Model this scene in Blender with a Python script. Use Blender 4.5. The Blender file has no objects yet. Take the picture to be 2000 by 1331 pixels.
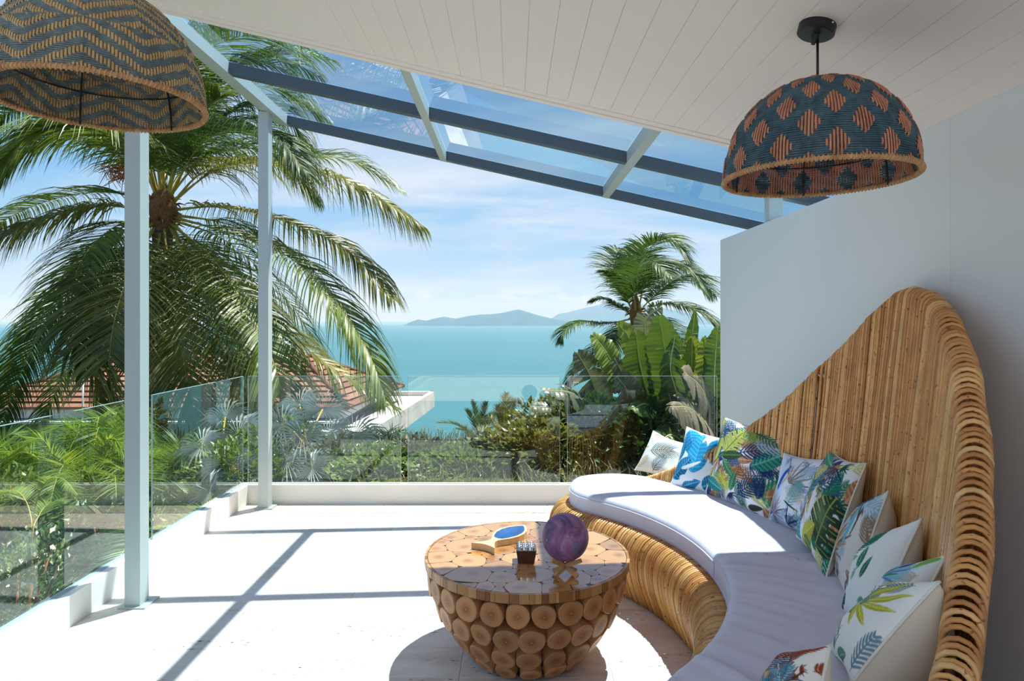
import bpy, math, random
import numpy as np
from mathutils import Vector, Matrix, noise

SC = bpy.context.scene
COL = SC.collection
F = 1262.0          # focal length in pixels of the 2000 x 1331 frame
CZ = 1.48           # eye height
HY = 628.0          # horizon row

# ------------------------------------------------------------------ camera, world, sun, exposure
cam_d = bpy.data.cameras.new('camera')
cam = bpy.data.objects.new('camera', cam_d)
COL.objects.link(cam)
cam.location = (0, 0, CZ)
cam.rotation_euler = (math.radians(90), 0, 0)
cam_d.sensor_fit = 'HORIZONTAL'
cam_d.sensor_width = 36.0
cam_d.lens = F / 2000 * 36.0
cam_d.shift_y = -(665.5 - HY) / 2000
cam_d.clip_start = 0.05
cam_d.clip_end = 200000
SC.camera = cam

SC.view_settings.view_transform = 'Standard'
SC.view_settings.look = 'None'
SC.view_settings.gamma = 1.0
SC.view_settings.use_curve_mapping = False
SC.view_settings.exposure = 0.0

SUN_DIR = Vector((0.295, 0.30, 1.0)).normalized()
SUN_STRENGTH = 11.0
sd = bpy.data.lights.new('sun', 'SUN')
sd.energy = SUN_STRENGTH
sd.angle = math.radians(0.6)
sd.color = (1.0, 0.94, 0.86)
so = bpy.data.objects.new('sun', sd)
COL.objects.link(so)
so.location = (10, 10, 40)
so.rotation_euler = SUN_DIR.to_track_quat('Z', 'Y').to_euler()

def build_world():
    w = bpy.data.worlds.new('sky')
    SC.world = w
    w.use_nodes = True
    nt = w.node_tree
    nt.nodes.clear()
    N = nt.nodes.new
    L = nt.links.new
    out = N('ShaderNodeOutputWorld')
    bg = N('ShaderNodeBackground')
    bg.inputs['Strength'].default_value = 1.0
    tc = N('ShaderNodeTexCoord')
    sep = N('ShaderNodeSeparateXYZ')
    L(tc.outputs['Generated'], sep.inputs[0])
    ramp = N('ShaderNodeValToRGB')
    e = ramp.color_ramp.elements
    e[0].position = 0.0
    e[0].color = (0.60, 0.745, 0.90, 1)
    e[1].position = 1.0
    e[1].color = (0.055, 0.22, 0.60, 1)
    for p, c in ((0.06, (0.53, 0.72, 0.92, 1)), (0.2, (0.265, 0.55, 0.89, 1)), (0.32, (0.145, 0.40, 0.79, 1)), (0.5, (0.10, 0.33, 0.72, 1)), (0.7, (0.08, 0.28, 0.66, 1))):
        x = e.new(p)
        x.color = c
    mz = N('ShaderNodeMath')
    mz.operation = 'MAXIMUM'
    mz.inputs[1].default_value = 0.0
    L(sep.outputs['Z'], mz.inputs[0])
    L(mz.outputs[0], ramp.inputs[0])
    # planar cloud coordinates: direction / (z + k)
    add = N('ShaderNodeMath')
    add.operation = 'ADD'
    add.inputs[1].default_value = 0.12
    L(mz.outputs[0], add.inputs[0])
    comb = N('ShaderNodeCombineXYZ')
    for i, ax in enumerate('XY'):
        d = N('ShaderNodeMath')
        d.operation = 'DIVIDE'
        L(sep.outputs[ax], d.inputs[0])
        L(add.outputs[0], d.inputs[1])
        L(d.outputs[0], comb.inputs[i])
    mp = N('ShaderNodeMapping')
    mp.inputs['Location'].default_value = (2.3, 0.9, 0.0)
    mp.inputs['Rotation'].default_value = (0, 0, math.radians(12))
    mp.inputs['Scale'].default_value = (0.42, 1.0, 1.0)
    L(comb.outputs[0], mp.inputs[0])
    n1 = N('ShaderNodeTexNoise')
    n1.inputs['Scale'].default_value = 0.9
    n1.inputs['Detail'].default_value = 9.0
    n1.inputs['Roughness'].default_value = 0.58
    n1.inputs['Distortion'].default_value = 0.5
    L(mp.outputs[0], n1.inputs[0])
    r1 = N('ShaderNodeValToRGB')
    r1.color_ramp.elements[0].position = 0.43
    r1.color_ramp.elements[1].position = 0.68
    L(n1.outputs[0], r1.inputs[0])
    # small puffs close to the horizon
    mp2 = N('ShaderNodeMapping')
    mp2.inputs['Scale'].default_value = (9.0, 9.0, 26.0)
    mp2.inputs['Location'].default_value = (0.45, 0.0, 0.15)
    L(tc.outputs['Generated'], mp2.inputs[0])
    n2 = N('ShaderNodeTexNoise')
    n2.inputs['Scale'].default_value = 1.0
    n2.inputs['Detail'].default_value = 6.0
    n2.inputs['Roughness'].default_value = 0.5
    L(mp2.outputs[0], n2.inputs[0])
    r2 = N('ShaderNodeValToRGB')
    r2.color_ramp.elements[0].position = 0.52
    r2.color_ramp.elements[1].position = 0.60
    L(n2.outputs[0], r2.inputs[0])
    band = N('ShaderNodeValToRGB')
    be = band.color_ramp.elements
    be[0].position = 0.012
    be[0].color = (0, 0, 0, 1)
    be[1].position = 0.075
    be[1].color = (0, 0, 0, 1)
    b = be.new(0.03)
    b.color = (1, 1, 1, 1)
    L(mz.outputs[0], band.inputs[0])
    m2 = N('ShaderNodeMath')
    m2.operation = 'MULTIPLY'
    L(r2.outputs[0], m2.inputs[0])
    L(band.outputs[0], m2.inputs[1])
    # wisps fade into the haze at the horizon
    fade = N('ShaderNodeMapRange')
    fade.inputs['From Min'].default_value = 0.0
    fade.inputs['From Max'].default_value = 0.14
    fade.inputs['To Min'].default_value = 0.25
    fade.inputs['To Max'].default_value = 0.85
    L(mz.outputs[0], fade.inputs[0])
    m1 = N('ShaderNodeMath')
    m1.operation = 'MULTIPLY'
    L(r1.outputs[0], m1.inputs[0])
    L(fade.outputs[0], m1.inputs[1])
    mxx = N('ShaderNodeMath')
    mxx.operation = 'MAXIMUM'
    L(m1.outputs[0], mxx.inputs[0])
    L(m2.outputs[0], mxx.inputs[1])
    mix = N('ShaderNodeMixRGB')
    mix.inputs[2].default_value = (0.84, 0.89, 0.97, 1)
    L(mxx.outputs[0], mix.inputs[0])
    L(ramp.outputs[0], mix.inputs[1])
    L(mix.outputs[0], bg.inputs['Color'])
    L(bg.outputs[0], out.inputs['Surface'])

build_world()
SC.cycles.max_bounces = 8
SC.cycles.diffuse_bounces = 4
SC.cycles.glossy_bounces = 4
SC.cycles.transmission_bounces = 6
SC.cycles.transparent_max_bounces = 16
SC.cycles.sample_clamp_indirect = 8.0

# ------------------------------------------------------------------ helpers
def srgb(r, g, b):
    def f(c):
        c /= 255.0
        return c / 12.92 if c <= 0.04045 else ((c + 0.055) / 1.055) ** 2.4
    return (f(r), f(g), f(b))

def PX(px, py, y):
    """The world point that lies y metres ahead on the sight line of a pixel of the photograph."""
    return Vector(((px - 1000) * y / F, y, CZ - (py - HY) * y / F))

class NT:
    def __init__(self, name):
        self.m = bpy.data.materials.new(name)
        self.m.use_nodes = True
        self.t = self.m.node_tree
        self.b = self.t.nodes['Principled BSDF']
        self.out = self.t.nodes['Material Output']
    def n(self, kind, **kw):
        x = self.t.nodes.new('ShaderNode' + kind)
        for k, v in kw.items():
            if k in x.inputs:
                x.inputs[k].default_value = v
            else:
                setattr(x, k, v)
        return x
    def l(self, a, b):
        self.t.links.new(a, b)
    def set(self, **kw):
        for k, v in kw.items():
            k = k.replace('_', ' ')
            if k == 'Base Color':
                v = (*v, 1) if len(v) == 3 else v
            self.b.inputs[k].default_value = v
    def coord(self, which='Object', scale=(1, 1, 1), rot=(0, 0, 0)):
        tc = self.n('TexCoord')
        mp = self.n('Mapping')
        mp.inputs['Scale'].default_value = scale
        mp.inputs['Rotation'].default_value = rot
        self.l(tc.outputs[which], mp.inputs[0])
        return mp.outputs[0]
    def noise(self, vec, scale, detail=4.0, rough=0.5, dist=0.0):
        x = self.n('TexNoise')
        x.inputs['Scale'].default_value = scale
        x.inputs['Detail'].default_value = detail
        x.inputs['Roughness'].default_value = rough
        x.inputs['Distortion'].default_value = dist
        self.l(vec, x.inputs['Vector'])
        return x.outputs[0]
    def ramp(self, fac, stops):
        x = self.n('ValToRGB')
        e = x.color_ramp.elements
        e[0].position, e[0].color = stops[0][0], (*stops[0][1], 1)
        e[1].position, e[1].color = stops[-1][0], (*stops[-1][1], 1)
        for p, c in stops[1:-1]:
            y = e.new(p)
            y.color = (*c, 1)
        self.l(fac, x.inputs[0])
        return x.outputs[0]
    def math(self, op, a, b=None):
        x = self.n('Math', operation=op)
        for i, v in enumerate((a, b)):
            if v is None:
                continue
            if isinstance(v, (int, float)):
                x.inputs[i].default_value = v
            else:
                self.l(v, x.inputs[i])
        return x.outputs[0]
    def mix(self, fac, a, b, mode='MIX'):
        x = self.n('MixRGB', blend_type=mode)
        for i, v in enumerate((fac, a, b)):
            if isinstance(v, (int, float)):
                x.inputs[i].default_value = v
            elif isinstance(v, tuple):
                x.inputs[i].default_value = (*v, 1) if len(v) == 3 else v
            else:
                self.l(v, x.inputs[i])
        return x.outputs[0]
    def rand(self):
        return self.n('ObjectInfo').outputs['Random']
    def color(self, sock):
        self.l(sock, self.b.inputs['Base Color'])
    def bump(self, h, strength=0.3, dist=0.01):
        x = self.n('Bump')
        x.inputs['Strength'].default_value = strength
        x.inputs['Distance'].default_value = dist
        self.l(h, x.inputs['Height'])
        self.l(x.outputs[0], self.b.inputs['Normal'])

def plain(name, col, rough=0.6, var=0.0, scale=6.0, spec=0.5, metal=0.0, bump=0.0, bscale=60.0):
    t = NT(name)
    t.set(Base_Color=col, Roughness=rough, Metallic=metal, Specular_IOR_Level=spec)
    if var:
        v = t.noise(t.coord(), scale, 5)
        t.color(t.ramp(v, [(0.3, tuple(c * (1 - var) for c in col)), (0.7, tuple(min(1, c * (1 + var)) for c in col))]))
    if bump:
        t.bump(t.noise(t.coord(), bscale, 4), bump, 0.004)
    return t.m

def leafy(name, dark, light, back=None, rough=0.38, spec=0.5, trans=0.28, scale=1.6):
    """Leaf material: noise-mixed greens, glossy cuticle, light passing through."""
    t = NT(name)
    v = t.noise(t.coord(), scale, 4, 0.6)
    c = t.ramp(v, [(0.32, dark), (0.68, light)])
    t.color(c)
    t.set(Roughness=rough, Specular_IOR_Level=spec)
    tr = t.n('BsdfTranslucent')
    hs = t.mix(0.5, c, back or (light[0] * 1.3, light[1] * 1.25, light[2] * 0.6))
    t.l(hs, tr.inputs[0])
    mx = t.n('MixShader')
    mx.inputs[0].default_value = trans
    t.l(t.b.outputs[0], mx.inputs[1])
    t.l(tr.outputs[0], mx.inputs[2])
    t.l(mx.outputs[0], t.out.inputs['Surface'])
    return t.m

class MB:
    """Collects shapes for ONE mesh."""
    def __init__(self):
        self.v, self.f, self.mi, self.sm = [], [], [], []
    def add(self, vs, fs, mi=0, smooth=False):
        o = len(self.v)
        self.v.extend([tuple(p) for p in vs])
        for f in fs:
            self.f.append(tuple(o + i for i in f))
            self.mi.append(mi)
            self.sm.append(smooth)
    def box(self, a, b, mi=0, M=None):
        x0, y0, z0 = a
        x1, y1, z1 = b
        vs = [Vector(p) for p in ((x0, y0, z0), (x1, y0, z0), (x1, y1, z0), (x0, y1, z0), (x0, y0, z1), (x1, y0, z1), (x1, y1, z1), (x0, y1, z1))]
        if M is not None:
            vs = [M @ p for p in vs]
        self.add(vs, [(0, 3, 2, 1), (4, 5, 6, 7), (0, 1, 5, 4), (1, 2, 6, 5), (2, 3, 7, 6), (3, 0, 4, 7)], mi)
    def hexa(self, vs, mi=0):
        """Eight corners: bottom ring then top ring, counter-clockwise from above."""
        self.add(vs, [(0, 3, 2, 1), (4, 5, 6, 7), (0, 1, 5, 4), (1, 2, 6, 5), (2, 3, 7, 6), (3, 0, 4, 7)], mi)
    def tube(self, pts, rad, n=6, mi=0, closed=False, caps=True, smooth=True, up=None):
        pts = [Vector(p) for p in pts]
        m = len(pts)
        if m < 2:
            return
        if not hasattr(rad, '__len__'):
            rad = [rad] * m
        prev = None
        vs = []
        for i, p in enumerate(pts):
            if closed:
                t = pts[(i + 1) % m] - pts[i - 1]
            else:
                t = pts[min(i + 1, m - 1)] - pts[max(i - 1, 0)]
            if t.length < 1e-9:
                t = Vector((0, 0, 1))
            t.normalize()
            if prev is None:
                a = up or (Vector((0, 0, 1)) if abs(t.z) < 0.9 else Vector((1, 0, 0)))
                u = t.cross(a).normalized()
            else:
                u = (prev - t * prev.dot(t))
                u = u.normalized() if u.length > 1e-6 else t.orthogonal().normalized()
            prev = u
            w = t.cross(u)
            for k in range(n):
                an = 2 * math.pi * k / n
                vs.append(p + (u * math.cos(an) + w * math.sin(an)) * rad[i])
        fs = []
        for i in range(m if closed else m - 1):
            j = (i + 1) % m
            for k in range(n):
                k2 = (k + 1) % n
                fs.append((i * n + k, i * n + k2, j * n + k2, j * n + k))
        if caps and not closed:
            fs.append(tuple(reversed(range(n))))
            fs.append(tuple((m - 1) * n + k for k in range(n)))
        self.add(vs, fs, mi, smooth)
    def lathe(self, prof, c=(0, 0, 0), n=32, mi=0, smooth=True, M=None):
        vs, fs = [], []
        for r, z in prof:
            for k in range(n):
                a = 2 * math.pi * k / n
                p = Vector((r * math.cos(a), r * math.sin(a), z))
                if M is not None:
                    p = M @ p
                vs.append(p + Vector(c))
        for i in range(len(prof) - 1):
            for k in range(n):
                k2 = (k + 1) % n
                fs.append((i * n + k, i * n + k2, (i + 1) * n + k2, (i + 1) * n + k))
        self.add(vs, fs, mi, smooth)
    def grid(self, pts, mi=0, smooth=True, flip=False):
        """pts[i][j] -> points."""
        a, b = len(pts), len(pts[0])
        vs = [p for row in pts for p in row]
        fs = []
        for i in range(a - 1):
            for j in range(b - 1):
                q = (i * b + j, i * b + j + 1, (i + 1) * b + j + 1, (i + 1) * b + j)
                fs.append(tuple(reversed(q)) if flip else q)
        self.add(vs, fs, mi, smooth)
    def prism(self, poly, z0, z1, mi=0):
        n = len(poly)
        vs = [(p[0], p[1], z0) for p in poly] + [(p[0], p[1], z1) for p in poly]
        fs = [tuple(reversed(range(n))), tuple(range(n, 2 * n))]
        for i in range(n):
            j = (i + 1) % n
            fs.append((i, j, n + j, n + i))
        self.add(vs, fs, mi)
    def mesh(self, name, mats, origin=(0, 0, 0)):
        ox, oy, oz = origin
        me = bpy.data.meshes.new(name)
        me.from_pydata([(x - ox, y - oy, z - oz) for x, y, z in self.v], [], self.f)
        if not isinstance(mats, (list, tuple)):
            mats = [mats]
        for m in mats:
            me.materials.append(m)
        me.polygons.foreach_set('material_index', self.mi)
        me.polygons.foreach_set('use_smooth', self.sm)
        me.update()
        return me
    def build(self, name, mats, parent=None, origin=None, local=None):
        """ONE object. Shapes are in world coordinates; a part is placed relative to its thing's base."""
        base = world_of(parent)
        org = Vector(origin) if origin is not None else base
        me = self.mesh(name, mats, org)
        return put(name, me, org, parent)

def world_of(o):
    p = Vector((0, 0, 0))
    while o is not None:
        p += o.location
        o = o.parent
    return p

def put(name, me, loc=(0, 0, 0), parent=None, rot=None):
    o = bpy.data.objects.new(name, me)
    COL.objects.link(o)
    o.parent = parent
    o.location = Vector(loc) - world_of(parent)
    if rot is not None:
        o.rotation_euler = rot
    return o

def tag(o, label=None, cat=None, group=None, kind=None):
    for k, v in (('label', label), ('category', cat), ('group', group), ('kind', kind)):
        if v:
            o[k] = v
    return o

def thing(name, label, cat, loc=(0, 0, 0), group=None):
    o = bpy.data.objects.new(name, None)
    COL.objects.link(o)
    o.location = loc
    o.empty_display_size = 0.1
    return tag(o, label, cat, group)

def spline(pts, n):
    """Catmull-Rom through the points."""
    P = [Vector(p) for p in pts]
    P = [P[0] * 2 - P[1]] + P + [P[-1] * 2 - P[-2]]
    m = len(P) - 3
    out = []
    for i in range(n):
        s = i / (n - 1) * m
        k = min(int(s), m - 1)
        t = s - k
        a, b, c, d = P[k], P[k + 1], P[k + 2], P[k + 3]
        out.append(0.5 * ((2 * b) + (c - a) * t + (2 * a - 5 * b + 4 * c - d) * t * t + (3 * b - a - 3 * c + d) * t ** 3))
    return out

def interp(x, xs, ys):
    return float(np.interp(x, xs, ys))

# ------------------------------------------------------------------ materials of the setting
def travertine():
    t = NT('travertine')
    c = t.coord('Object', (1.0, 3.2, 1.0))
    oi = t.n('ObjectInfo')
    off = t.n('VectorMath', operation='ADD')
    sc = t.n('VectorMath', operation='SCALE')
    t.l(oi.outputs['Location'], sc.inputs[0])
    sc.inputs['Scale'].default_value = 3.7
    t.l(c, off.inputs[0])
    t.l(sc.outputs[0], off.inputs[1])
    v = off.outputs[0]
    n1 = t.noise(v, 2.2, 8, 0.62, 0.6)
    col = t.ramp(n1, [(0.25, srgb(198, 180, 162)), (0.5, srgb(224, 212, 199)), (0.75, srgb(234, 226, 216))])
    n2 = t.noise(v, 1.1, 3, 0.5)
    warm = t.ramp(n2, [(0.57, (1, 1, 1)), (0.76, (0.80, 0.54, 0.38))])
    col = t.mix(0.6, col, warm, 'MULTIPLY')
    n3 = t.noise(v, 26.0, 3, 0.6)
    pits = t.ramp(n3, [(0.335, srgb(70, 54, 42)), (0.385, (1, 1, 1))])
    n4 = t.noise(v, 1.7, 2, 0.5)
    where = t.ramp(n4, [(0.48, (0, 0, 0)), (0.62, (1, 1, 1))])
    col = t.mix(where, col, t.mix(1.0, col, pits, 'MULTIPLY'))
    t.color(col)
    t.set(Roughness=0.55, Specular_IOR_Level=0.35)
    t.bump(n3, 0.08, 0.003)
    return t.m

def glass(name, tint, boost=1.9, ior=1.5):
    """Clear sheet: the outer face mirrors by Fresnel, the rest passes straight through."""
    t = NT(name)
    t.t.nodes.remove(t.b)
    tr = t.n('BsdfTransparent')
    tr.inputs[0].default_value = (*tint, 1)
    gl = t.n('BsdfGlossy')
    gl.inputs['Roughness'].default_value = 0.0
    gl.inputs['Color'].default_value = (0.95, 1.0, 0.98, 1)
    fr = t.n('Fresnel')
    fr.inputs['IOR'].default_value = ior
    ge = t.n('NewGeometry')
    a = t.math('MULTIPLY', fr.outputs[0], boost)
    b = t.math('SUBTRACT', 1.0, ge.outputs['Backfacing'])
    f = t.math('MINIMUM', t.math('MULTIPLY', a, b), 1.0)
    mx = t.n('MixShader')
    t.l(f, mx.inputs[0])
    t.l(tr.outputs[0], mx.inputs[1])
    t.l(gl.outputs[0], mx.inputs[2])
    t.l(mx.outputs[0], t.out.inputs['Surface'])
    return t.m

M = {}
M['travertine'] = travertine()
M['grout'] = plain('grout', srgb(214, 204, 192), 0.9)
M['plaster'] = plain('white_plaster', srgb(232, 230, 226), 0.75, 0.02, 2.5, 0.3, bump=0.05, bscale=40)
M['wall_paint'] = plain('wall_paint', srgb(224, 224, 223), 0.6, 0.012, 1.2, 0.3)
M['ceiling_paint'] = plain('ceiling_paint', srgb(242, 229, 222), 0.5, 0.012, 1.5, 0.35)
M['kerb'] = plain('kerb_render', srgb(232, 229, 222), 0.7, 0.04, 3.0, 0.3, bump=0.06, bscale=30)
M['steel'] = plain('painted_steel', srgb(178, 188, 186), 0.42, 0.015, 4.0, 0.45)
M['purlin_steel'] = plain('darker_steel', srgb(80, 90, 98), 0.42, 0.015, 4.0, 0.45)  # darker tone than the rest of the frame, for the purlins
M['rail_glass'] = glass('rail_glass', (0.94, 0.985, 0.965))
M['roof_glass'] = glass('roof_glass', (0.76, 0.885, 0.955), 1.1)
M['glass_edge'] = plain('glass_edge', srgb(172, 190, 186), 0.25, spec=0.8)

# ------------------------------------------------------------------ floor: slab with travertine tiles
FX0, FX1, FY0, FY1 = -2.14, 1.69, -1.62, 5.24
RY = -6.5          # unseen paving added behind the viewer, to bounce sunlight under the ceiling
s = MB()
s.box((FX0 - 0.06, RY, -0.32), (FX1 + 0.2, FY1 + 0.06, -0.006))
floor = tag(s.build('floor', M['grout'], origin=(0, 0, 0)), 'pale travertine terrace floor of large tiles', kind='structure')
TS = 0.64
ix = 0
xs = []
x = FX0
while x < FX1 - 0.02:
    xs.append((x, min(x + TS, FX1)))
    x += TS
ys = []
y = FY1
while y > RY + 0.02:
    ys.append((max(y - TS, RY), y))
    y -= TS
tile_cache = {}
for a, b in xs:
    for c, d in ys:
        k = (round(b - a, 3), round(d - c, 3))
        if k not in tile_cache:
            w, h = (b - a) / 2 - 0.0006, (d - c) / 2 - 0.0006
            tm = MB()
            e = 0.0009
            tm.add([(-w, -h, -0.03), (w, -h, -0.03), (w, h, -0.03), (-w, h, -0.03), (-w, -h, -e), (w, -h, -e), (w, h, -e), (-w, h, -e),
                    (-w + e, -h + e, 0), (w - e, -h + e, 0), (w - e, h - e, 0), (-w + e, h - e, 0)],
                   [(0, 1, 5, 4), (1, 2, 6, 5), (2, 3, 7, 6), (3, 0, 4, 7), (4, 5, 9, 8), (5, 6, 10, 9), (6, 7, 11, 10), (7, 4, 8, 11), (8, 9, 10, 11)])
            tile_cache[k] = tm.mesh('tile', M['travertine'])
        put('tile', tile_cache[k], ((a + b) / 2, (c + d) / 2, 0.0), floor)

# ------------------------------------------------------------------ low kerbs that hold the glass
GX = -2.19      # plane of the glass along the side
GY = 5.29       # plane of the glass at the far edge
KH = 0.154
k = MB()
k.box((-2.215, RY, -0.9), (-2.135, 5.315, KH))
wall_left = tag(k.build('wall_left', M['kerb'], origin=(-2.27, 2, 0)), 'low white kerb along the open side of the terrace, under the glass', kind='structure')
k = MB()
k.box((-2.135, 5.23, -0.9), (1.70, 5.315, KH))
wall_back = tag(k.build('wall_back', M['kerb'], origin=(0, 5.3, 0)), 'low white kerb along the far edge of the terrace, under the glass', kind='structure')

# ------------------------------------------------------------------ wall behind the sofa
WX = 1.677
def zceil(x):
    return 2.26 + (1.677 - x) * 0.2377
k = MB()
k.box((WX + 0.012, FY0, -0.3), (WX + 0.21, 3.30, 2.30))
k.box((WX + 0.012, 3.30, -0.9), (WX + 0.21, 5.20, 2.134))
wall_right = tag(k.build('wall_right', M['wall_paint'], origin=(WX, 2, 0)), 'smooth white wall behind the rattan sofa', kind='structure')
for y0, y1, z1 in ((FY0, 2.4695, 2.262), (2.4705, 3.30, 2.262), (3.30, 5.20, 2.134)):
    k = MB()
    k.box((WX, y0, 0.0), (WX + 0.02, y1, z1))
    k.build('panel', M['wall_paint'], wall_right)

# ------------------------------------------------------------------ boarded ceiling that slopes down to the wall
CY0, CY1 = -0.55, 3.31  # unseen rear edge cut short behind the viewer, to let more light in
SL = math.atan(0.2377)
k = MB()
k.hexa([(-2.12, CY0, zceil(-2.12) + 0.02), (1.9, CY0, zceil(1.9) + 0.02), (1.9, CY1, zceil(1.9) + 0.02), (-2.12, CY1, zceil(-2.12) + 0.02),
        (-2.12, CY0, zceil(-2.12) + 0.22), (1.9, CY0, zceil(1.9) + 0.22), (1.9, CY1, zceil(1.9) + 0.22), (-2.12, CY1, zceil(-2.12) + 0.22)])
ceiling = tag(k.build('ceiling', M['ceiling_paint'], origin=(0, 1, 2.7)), 'sloping ceiling of painted boards', kind='structure')
PW = 0.1105
pm = MB()
ly = (CY1 - 0.045 - CY0) / 2
w = PW / 2 - 0.0003
cft = 0.0018
pm.add([(-w, -ly, 0.02), (w, -ly, 0.02), (w, ly, 0.02), (-w, ly, 0.02), (-w, -ly, cft), (w, -ly, cft), (w, ly, cft), (-w, ly, cft),
        (-w + cft, -ly, 0), (w - cft, -ly, 0), (w - cft, ly, 0), (-w + cft, ly, 0)],
       [(0, 4, 5, 1), (1, 5, 6, 2), (2, 6, 7, 3), (3, 7, 4, 0), (4, 8, 9, 5), (5, 9, 10, 6), (6, 10, 11, 7), (7, 11, 8, 4), (11, 10, 9, 8)])
plank_me = pm.mesh('plank', M['ceiling_paint'])
np_ = int((WX + 2.12) / math.cos(SL) / PW) + 1
for i in range(np_):
    d = (i + 0.5) * PW
    xx = 1.677 - d * math.cos(SL)
    if xx < -2.15:
        break
    put('plank', plank_me, (xx, (CY0 + CY1 - 0.045) / 2, zceil(xx)), ceiling, (0, SL, 0))
# edge trim: a flat board and a lower lip
k = MB()
def sloped(mb, y0, y1, dz0, dz1, x0=-2.14, x1=1.90):
    mb.hexa([(x0, y0, zceil(x0) + dz0), (x1, y0, zceil(x1) + dz0), (x1, y1, zceil(x1) + dz0), (x0, y1, zceil(x0) + dz0),
             (x0, y0, zceil(x0) + dz1), (x1, y0, zceil(x1) + dz1), (x1, y1, zceil(x1) + dz1), (x0, y1, zceil(x0) + dz1)])
sloped(k, CY1 - 0.052, CY1 - 0.004, -0.006, 0.03)
sloped(k, CY1 - 0.002, CY1 + 0.036, -0.012, 0.235)
k.build('edge_board', M['ceiling_paint'], ceiling)

# ------------------------------------------------------------------ glass canopy on slim posts
def zroof(x):                       # underside of the frame
    return 3.13 - 0.225 * (x + 1.9)
cb = thing('glass_canopy', 'grey-blue steel frame with clear roof panes on two slim posts', 'canopy', (-1.93, 4.2, 0))
def frame_box(x0, x1, y0, y1, dz0, dz1):
    m = MB()
    m.hexa([(x0, y0, zroof(x0) + dz0), (x1, y0, zroof(x1) + dz0), (x1, y1, zroof(x1) + dz0), (x0, y1, zroof(x0) + dz0),
            (x0, y0, zroof(x0) + dz1), (x1, y0, zroof(x1) + dz1), (x1, y1, zroof(x1) + dz1), (x0, y1, zroof(x0) + dz1)])
    return m
RX = [(-1.995, -1.875), (-0.605, -0.549), (0.76, 0.816), (2.12, 2.18)]
PY = [(4.28, 4.345), (5.39, 5.455)]
for i, (x0, x1) in enumerate(RX):
    frame_box(x0, x1, CY1 + 0.04, 5.46, -0.002, 0.075).build('rafter', M['steel'], cb)
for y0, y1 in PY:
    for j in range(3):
        frame_box(RX[j][1], RX[j + 1][0], y0, y1, 0.0, 0.075).build('purlin', M['purlin_steel'], cb)
rows = [(CY1 + 0.04, 4.31), (4.315, 5.50)]
for j in range(3):
    for y0, y1 in rows:
        x0 = (RX[j][0] + RX[j][1]) / 2 + 0.003
        x1 = (RX[j + 1][0] + RX[j + 1][1]) / 2 - 0.003
        frame_box(x0, x1, y0, y1, 0.078, 0.088).build('pane', M['roof_glass'], cb)
for yy in (3.335, 5.09):
    m = MB()
    m.box((-2.0, yy, 0.008), (-1.92, yy + 0.082, zroof(-1.92) + 0.0))
    p = m.build('post', M['steel'], cb)
    m = MB()
    m.box((-2.025, yy - 0.02, 0.0), (-1.885, yy + 0.125, 0.009))
    m.build('base_plate', M['steel'], p)
for yy in (4.272,):
    m = MB()
    m.box((1.70, yy, 2.134), (1.79, yy + 0.08, zroof(1.74) - 0.002))
    m.build('post', M['steel'], cb)
m = MB()
m.box((1.72, 5.1, 2.134), (1.79, 5.18, 2.30))

# ------------------------------------------------------------------ frameless glass railing panels
RT = 1.031
def rail(x0, x1, y0, y1, label):
    m = MB()
    m.box((x0, y0, KH - 0.05), (x1, y1, RT))
    o = m.build('glass_railing', M['rail_glass'], origin=((x0 + x1) / 2, (y0 + y1) / 2, KH))
    tag(o, label, 'railing', 'frameless glass railing panels')
    e = 0.0018
    m = MB()                         # polished rims of the sheet
    if x1 - x0 > y1 - y0:
        m.box((x0, y0 + 0.001, RT), (x1, y1 - 0.001, RT + 0.002))
        m.box((x0 - 0.002, y0 + 0.002, KH), (x0, y1 - 0.002, RT))
        m.box((x1, y0 + 0.002, KH), (x1 + 0.002, y1 - 0.002, RT))
    else:
        m.box((x0 + 0.001, y0, RT), (x1 - 0.001, y1, RT + 0.002))
        m.box((x0 + 0.002, y0 - 0.002, KH), (x1 - 0.002, y0, RT))
        m.box((x0 + 0.002, y1, KH), (x1 - 0.002, y1 + 0.002, RT))
    m.build('polished_edge', M['glass_edge'], o)
    m = MB()                         # thin seal in the kerb
    if x1 - x0 > y1 - y0:
        m.box((x0, y0 - 0.008, KH - 0.002), (x1, y1 + 0.008, KH + 0.004))
    else:
        m.box((x0 - 0.008, y0, KH - 0.002), (x1 + 0.008, y1, KH + 0.004))
    m.build('seal', M['steel'], o)
    return o
rail(GX - 0.006, GX + 0.006, 2.62, 3.87, 'side glass railing sheet running past the thicker-looking canopy post')
rail(GX - 0.006, GX + 0.006, 3.93, 5.26, 'side glass railing sheet between the two canopy posts')
rail(-2.16, -0.91, GY - 0.006, GY + 0.006, 'far glass railing sheet in front of the tiled roof house')
rail(-0.851, 0.39, GY - 0.006, GY + 0.006, 'middle sheet of the far glass railing, in front of the open sea')
g3 = rail(0.453, 1.677, GY - 0.006, GY + 0.006, 'far glass railing sheet in front of the banana leaves, with an etched mark')
m = MB()
for i in range(4):
    m.box((0.505 + i * 0.011, GY - 0.0075, 0.975), (0.513 + i * 0.011, GY - 0.0062, 0.984))
m.build('etched_mark', plain('etched_white', srgb(235, 240, 240), 0.6), g3)

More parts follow.
